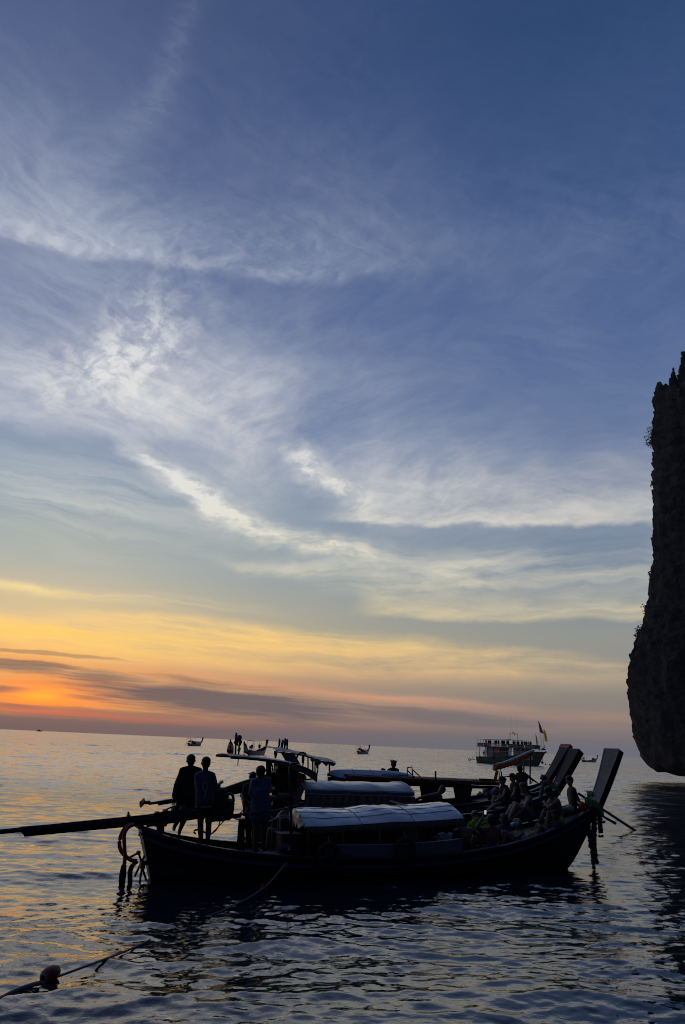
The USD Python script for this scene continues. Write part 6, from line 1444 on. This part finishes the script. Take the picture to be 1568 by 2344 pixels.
mast = obj('mast', [tube([[sx(745), -.5, zc0], [sx(748), -.5, sz(748, 405)]], 0.06, 6), tube([[sx(850), .5, zc0], [sx(850), .5, sz(850, 405)]], 0.06, 6), tube([[sx(735), -.5, sz(748, 410)], [sx(862), .5, sz(850, 412)]], 0.04, 5)], 'black_steel', tour)
obj('aerial', tube([[sx(748), -.5, sz(748, 405)], [sx(786), -.5, sz(785, 100)]], [0.025, 0.012], 5), 'steel', mast)
obj('aerial', tube([[sx(848), .5, sz(848, 405)], [sx(846), .5, sz(848, 45)]], [0.025, 0.012], 5), 'steel', mast)
obj('aerial', tube([[sx(785), 0, sz(785, 410)], [sx(782), 0, sz(782, 320)]], [0.04, 0.02], 5), 'steel', mast)
obj('radar', moved(lathe([(0, -.1), (.25, -.1), (.3, 0), (.2, .14), (0, .16)], n=12), [sx(797), 0, sz(797, 392)]), 'white_paint', mast)
obj('lamp', moved(trimesh.creation.icosphere(1, .16), [sx(815), 0, sz(815, 425)]), 'black_steel', mast)
obj('stern_gear', [tube(curve([K(175, 860, 0), K(120, 858, 0), K(80, 855, 0)], 8), 0.10, 6), moved(torus(.30, .09, 'y', 16, 6), K(78, 868, 0)), tube([K(130, 790, 0), K(128, 850, 0)], 0.05, 5)], 'black_steel', tour)
obj('anchor_ball', [moved(trimesh.creation.icosphere(2, .34), K(1347, 915, -.2)), tube([K(1347, 740, -.2), K(1347, 900, -.2)], 0.07, 6)], 'black_steel', tour)
obj('bow_bitts', [box(K(1370, 690, 0), (1.0, .6, .35), bevel=.06), box(K(1410, 735, 0), (.3, .5, .5), bevel=.08), tube([K(1330, 690, 0), K(1395, 655, 0)], .12, 6), tube([K(1390, 610, 0), K(1393, 660, 0)], .08, 6)], 'black_steel', tour)
for x_ in (265, 490, 725):
    c_ = K(x_, 830, -(TB + .12)); t = thing('tyre_fender', ['tyre fender nearest the tour boat\'s stern', 'tyre fender under the red window of the tour boat', 'foremost tyre fender on the tour boat\'s side'][(265, 490, 725).index(x_)], 'tyre', FT.W(c_ - [0, 0, .4]), FT.a, 'tyres on the tour boat')
    obj('tyre', moved(torus(.30, .11, 'y', 18, 7), (0, 0, .4)), 'rubber', t); obj('lashing', tube([(0, 0.02, .7), (0, .05, 1.1)], .025, 5), 'rope', t)
GT = 'flags at the tour boat\'s bow'
def tflag(base, tip, cl, m_, label):
    b0, a0 = K(*base, 0), K(*tip, 0)
    t = thing('flag', label, 'flag', FT.W(b0), FT.a, GT)
    obj('pole', tube([np.zeros(3), a0 - b0], 0.04, 6), 'grey_paint', t)
    Lc, Rc = curve([K(*p, 0) for p in cl[0]], 12), curve([K(*p, 0) for p in cl[1]], 12)
    g = np.array([[l * (1 - v_) + r_ * v_ + [0, .12 * math.sin(v_ * 7 + i * .5), 0] - b0 for v_ in np.linspace(0, 1, 7)] for i, (l, r_) in enumerate(zip(Lc, Rc))])
    obj('cloth', sheet(g, .03), m_, t, True)
tflag((1350, 690), (1275, 185), ([(1276, 190), (1290, 290), (1308, 390)], [(1280, 190), (1330, 300), (1378, 420)]), 'cloth_purple', 'tallest purple flag raised at the tour boat\'s bow')
tflag((1360, 680), (1372, 335), ([(1371, 335), (1376, 430), (1400, 545)], [(1376, 335), (1418, 425), (1438, 555)]), 'cloth_yellow', 'larger yellow flag curling to the right at the tour boat\'s bow')
tflag((1308, 690), (1225, 410), ([(1225, 410), (1232, 500), (1248, 615)], [(1230, 410), (1258, 510), (1272, 622)]), 'cloth_yellow', 'smaller yellow flag nearest the tour boat\'s upper deck')
# passengers of the tour boat
def little(name, label, pose, m_, group, loc, rz):
    t = thing(name, label, 'person', loc, rz, group)
    if pose == 'stand': J = [(0, .09, 0), (0, -.09, 0)]; hip, sh, hd = .88, 1.40, 1.62
    B = [_hullm(((0, .16, 1.38), .07), ((0, -.16, 1.38), .07), ((0, .10, 1.1), .10), ((0, -.10, 1.1), .10)), _hullm(((0, .10, 1.1), .10), ((0, -.10, 1.1), .10), ((0, .09, .9), .10), ((0, -.09, .9), .10)),
         _hullm(((0, 0, 1.42), .055), ((0.01, 0, 1.56), .05)), _hullm(((0, 0, 1.63), .092), ((.035, 0, 1.55), .045)), _hullm(((.09, 0, 1.60), .018), ((.11, 0, 1.585), .012))]
    for k in (-1, 1):
        B += [_hullm(((0, k * .10, .88), .09), ((.01, k * .10, .48), .058)), _hullm(((.01, k * .10, .48), .058), ((0, k * .10, .09), .036)), _hullm(((-.03, k * .10, .04), .034), ((.15, k * .11, .03), .026)),
              _hullm(((0, k * .20, 1.36), .056), ((.03, k * .27, 1.08), .04)), _hullm(((.03, k * .27, 1.08), .04), ((.22, k * .22, 1.02), .028)), _hullm(((.22, k * .22, 1.02), .03), ((.32, k * .20, 1.03), .016))]
    mn = m3.Manifold.batch_boolean(B, m3.OpType.Add).to_mesh()
    obj('body', trimesh.Trimesh(mn.vert_properties[:, :3], mn.tri_verts, process=False), 'skin_dark', t, 60)
    cl = trimesh.convex.convex_hull(np.vstack([np.array(c_) + _ico * r_ for c_, r_ in (((0, .17, 1.37), .085), ((0, -.17, 1.37), .085), ((0, .12, .84), .12), ((0, -.12, .84), .12))]))
    obj('shirt', cl, m_, t, 60)
    obj('hair', blobhull(((-.02, 0, 1.66), .095), ((-.05, 0, 1.58), .075)), 'hair_black', t, 60)
    return t
gU = 'passengers on the tour boat\'s upper deck'
rg = np.random.default_rng(8)
first = None
for i, (x_, y_) in enumerate(((365, 505), (415, 512), (445, 525), (525, 520), (545, 522), (585, 520), (640, 520), (655, 528), (680, 520), (735, 500), (755, 505), (845, 520), (870, 520), (910, 478), (930, 490), (985, 482), (1000, 495), (1040, 490), (1070, 505), (1108, 500), (1140, 492))):
    yo = float(rg.uniform(-1.6, 1.0)); z_ = zu + .10 + (0.0 if x_ > 900 else -.0)
    p = K(x_, y_, yo); z_ = zu + .11
    if x_ < 900: z_ = zu - .28 + .10       # sitting lower, hidden from the chest down by the railing
    loc = FT.W([p[0], yo, max(z_, zu + .11 - .4)])
    if x_ < 900: loc = FT.W([p[0], yo, zu + .11])
    rz = FT.a + float(rg.uniform(-2.6, -.4))
    words = ['first', 'second', 'third', 'fourth', 'fifth', 'sixth', 'seventh', 'eighth', 'ninth', 'tenth', 'eleventh', 'twelfth', 'thirteenth']
    lab = f"{words[i]} silhouetted passenger from the stern under the tour boat's sun canopy" if i < 13 else f"{words[20 - i]} silhouetted passenger from the front on the tour boat's open upper deck"
    if first is None: first = little('passenger', lab, 'stand', 'cloth_black', gU, loc, rz)
    else: dup(first, loc, rz, lab, gU)
dup(first, FT.W([sx(305), -1.2, zd - .10]), FT.a - 1.2, 'passenger standing on the tour boat\'s lower stern deck', None)
# floats by the tour boat
for i, (px, py) in enumerate(((1232, 1750.5), (1249, 1750.5), (1258.5, 1751.5))):
    lb = ['float closest to the tour boat\'s bow', 'middle float of the line off the tour boat\'s bow', 'outermost float off the tour boat\'s bow'][i]
    t = thing('line_float', lb, 'buoy', at(px, py), 0.4 * i, 'floats off the tour boat\'s bow')
    obj('float', moved(lathe([(0, -.22), (.14, -.2), (.22, -.1), (.24, 0), (.22, .1), (.14, .2), (0, .22)], n=14), (0, 0, .1)), 'black_steel', t); obj('eye', moved(torus(.07, .02, 'y', 10, 5), (0, 0, .36)), 'steel', t)

# ------------------------------------------------------------------ distant long-tail boats
def far_longtail(label, loc, yaw, canopy, group='longtail boats under way far out'):
    """a 10.5 m long-tail; canopy: (s0, s1, height, low roof)"""
    t = thing('distant_longtail', label, 'longtail boat', loc, yaw, group)
    hm, S = hull_mesh(sheer_rows(-5.0, 5.4, [1.05, .85, .75, .72, .74, .8, 1.0, 1.28, 1.5, 1.75, 1.95], 1.0))
    obj('hull', hm, 'hull_paint', t)
    for sd in (-1, 1): obj('gunwale', strip(along(S, sd, 0.0, 0.0) + [0, 0, .02], .12, .08), 'navy_paint', t)
    pr = [[5.15 + .62 * u, w_ * (.17 + .10 * u), 1.6 + 1.75 * u] for u in np.linspace(0, 1, 4) for w_ in (-1, 1)]
    pr += [[p[0] + .30, p[1], p[2] - .06] for p in pr]
    obj('prow_board', trimesh.convex.convex_hull(np.array(pr)), 'prow_dark', t)
    obj('sash', torus(.26, .10, 'z', 14, 6).apply_translation((5.35, 0, 1.75)), 'cloth_red', t)
    s0, s1, h, low = canopy
    c_ = arched(s0, s1, h, h - .06, .12, .95, nx=14, ny=9, seed=3, sag=.02)
    obj('awning', sheet(c_, .05), 'tarp_grey', t, True)
    for s_ in (s0 + .1, s1 - .1):
        for sd in (-1, 1): obj('awning_post', tube([(s_, sd * .88, h), (s_, sd * .85, .8)], .035, 5), 'black_steel', t)
    if low:
        c_ = arched(low[0], low[1], low[2], low[2], .25, .95, nx=14, ny=9, seed=5, sag=.02); obj('cabin_roof', sheet(c_, .05), 'tarp_blue', t, True)
        obj('cabin_side', [sheet(np.array([[[s_, sd * .95, z_] for z_ in np.linspace(.72, low[2], 4)] for s_ in np.linspace(low[0], low[1], 10)]), .03) for sd in (-1, 1)], 'curtain_brown', t)
    e_ = obj('engine', [box((-4.2, 0, 1.6), (.7, .5, .55), bevel=.08), tube([(-4.4, 0, 1.5), (-6.6, 0, .35), (-7.6, 0, .0)], [.09, .06, .04], 6)], 'black_steel', t)
    obj('tiller', tube([(-4.0, 0, 1.6), (-3.0, .2, 1.75)], .035, 5), 'black_steel', e_)
    return t
def on_boat(label, F_loc, yaw, s, y, z, rz, group=None):
    c, s_ = math.cos(yaw), math.sin(yaw)
    return dup(first, np.asarray(F_loc) + np.array([c * s - s_ * y, s_ * s + c * y, z]), yaw + rz, label, group)
def lat(px0, px1, py):
    c = at((px0 + px1) / 2, py); return c, (px1 - px0) * _S / FPX * ((c - _C) @ _fw)
specs = [('small longtail boat far out at left, its wake trailing behind it', 428, 462, 1707.5, (-4.6, -1.0, 2.75, ), (-.6, 3.2, 1.5)),
         ('longtail boat under way behind the flags, nearest of those far out', 568, 609, 1728.5, (-4.4, -.2, 2.9), None),
         ('lone longtail boat steaming away near the middle of the sea', 817, 845, 1726.0, (-4.6, -.6, 2.7), (0, 3.0, 1.35)),
         ('low longtail boat crossing beyond the tall prow boards at right', 1331, 1367, 1744.5, (-4.4, -2.4, 2.6), None)]
for lb, xa, xb, py, cn, low in specs:
    c_, w_ = lat(xa, xb, py)
    yaw = math.acos(min(.97, w_ / 11.2)); vis = math.atan2(c_[0], c_[1])
    yaw = yaw - vis
    far_longtail(lb, c_, yaw, (cn[0], cn[1], cn[2], low))
    where = {428: 'left-hand distant longtail boat', 568: 'distant longtail boat behind the flags', 817: 'lone mid-sea longtail boat', 1331: 'distant longtail boat at right'}[xa]
    on_boat('helmsman at the stern of the ' + where, c_, yaw, -3.3, .1, .62, 0.4)
    for s_ in ((1.6,) if xa in (568,) else (2.4, 3.0, 3.6) if xa == 1331 else (-1.9, -1.2)):
        k_ = {2.4: 'rearmost', 3.0: 'middle', 3.6: 'foremost', -1.9: 'rear', -1.2: 'front', 1.6: 'lone'}[s_]
        on_boat(k_ + ' passenger of the ' + where, c_, yaw, s_, .2, .45 if xa != 568 else .75, .3, 'passengers in the distant longtail boats')

# ------------------------------------------------------------------ ship on the horizon
c_ = at(90, 1676.0); d_ = ray(90, 1672.5); R0_ = 3900.0
c_ = np.array([d_[0] / d_[1] * R0_, R0_, 0])
t = thing('horizon_ship', 'tiny dark ship on the horizon below the sunset', 'ship', c_, 0.35)
obj('hull', trimesh.convex.convex_hull(np.array([[x_, y_, z_] for x_, y_, z_ in [(-13, -3, 0), (-13, 3, 0), (-13.5, -3, 3), (-13.5, 3, 3), (9, -3, 0), (9, 3, 0), (13, 0, 0), (11, -3, 4.4), (11, 3, 4.4), (15.5, 0, 5)]])), 'hull_paint', t)
obj('deckhouse', [box((-2, 0, 5), (14, 4.6, 4), bevel=.3), box((0, 0, 8), (7, 4, 2.4), bevel=.3)], 'grey_paint', t)
obj('mast', [tube([(-1, 0, 9), (-1, 0, 13)], .3, 6), box((-4.5, 0, 8.2), (2, 1.6, 2.6))], 'black_steel', t)
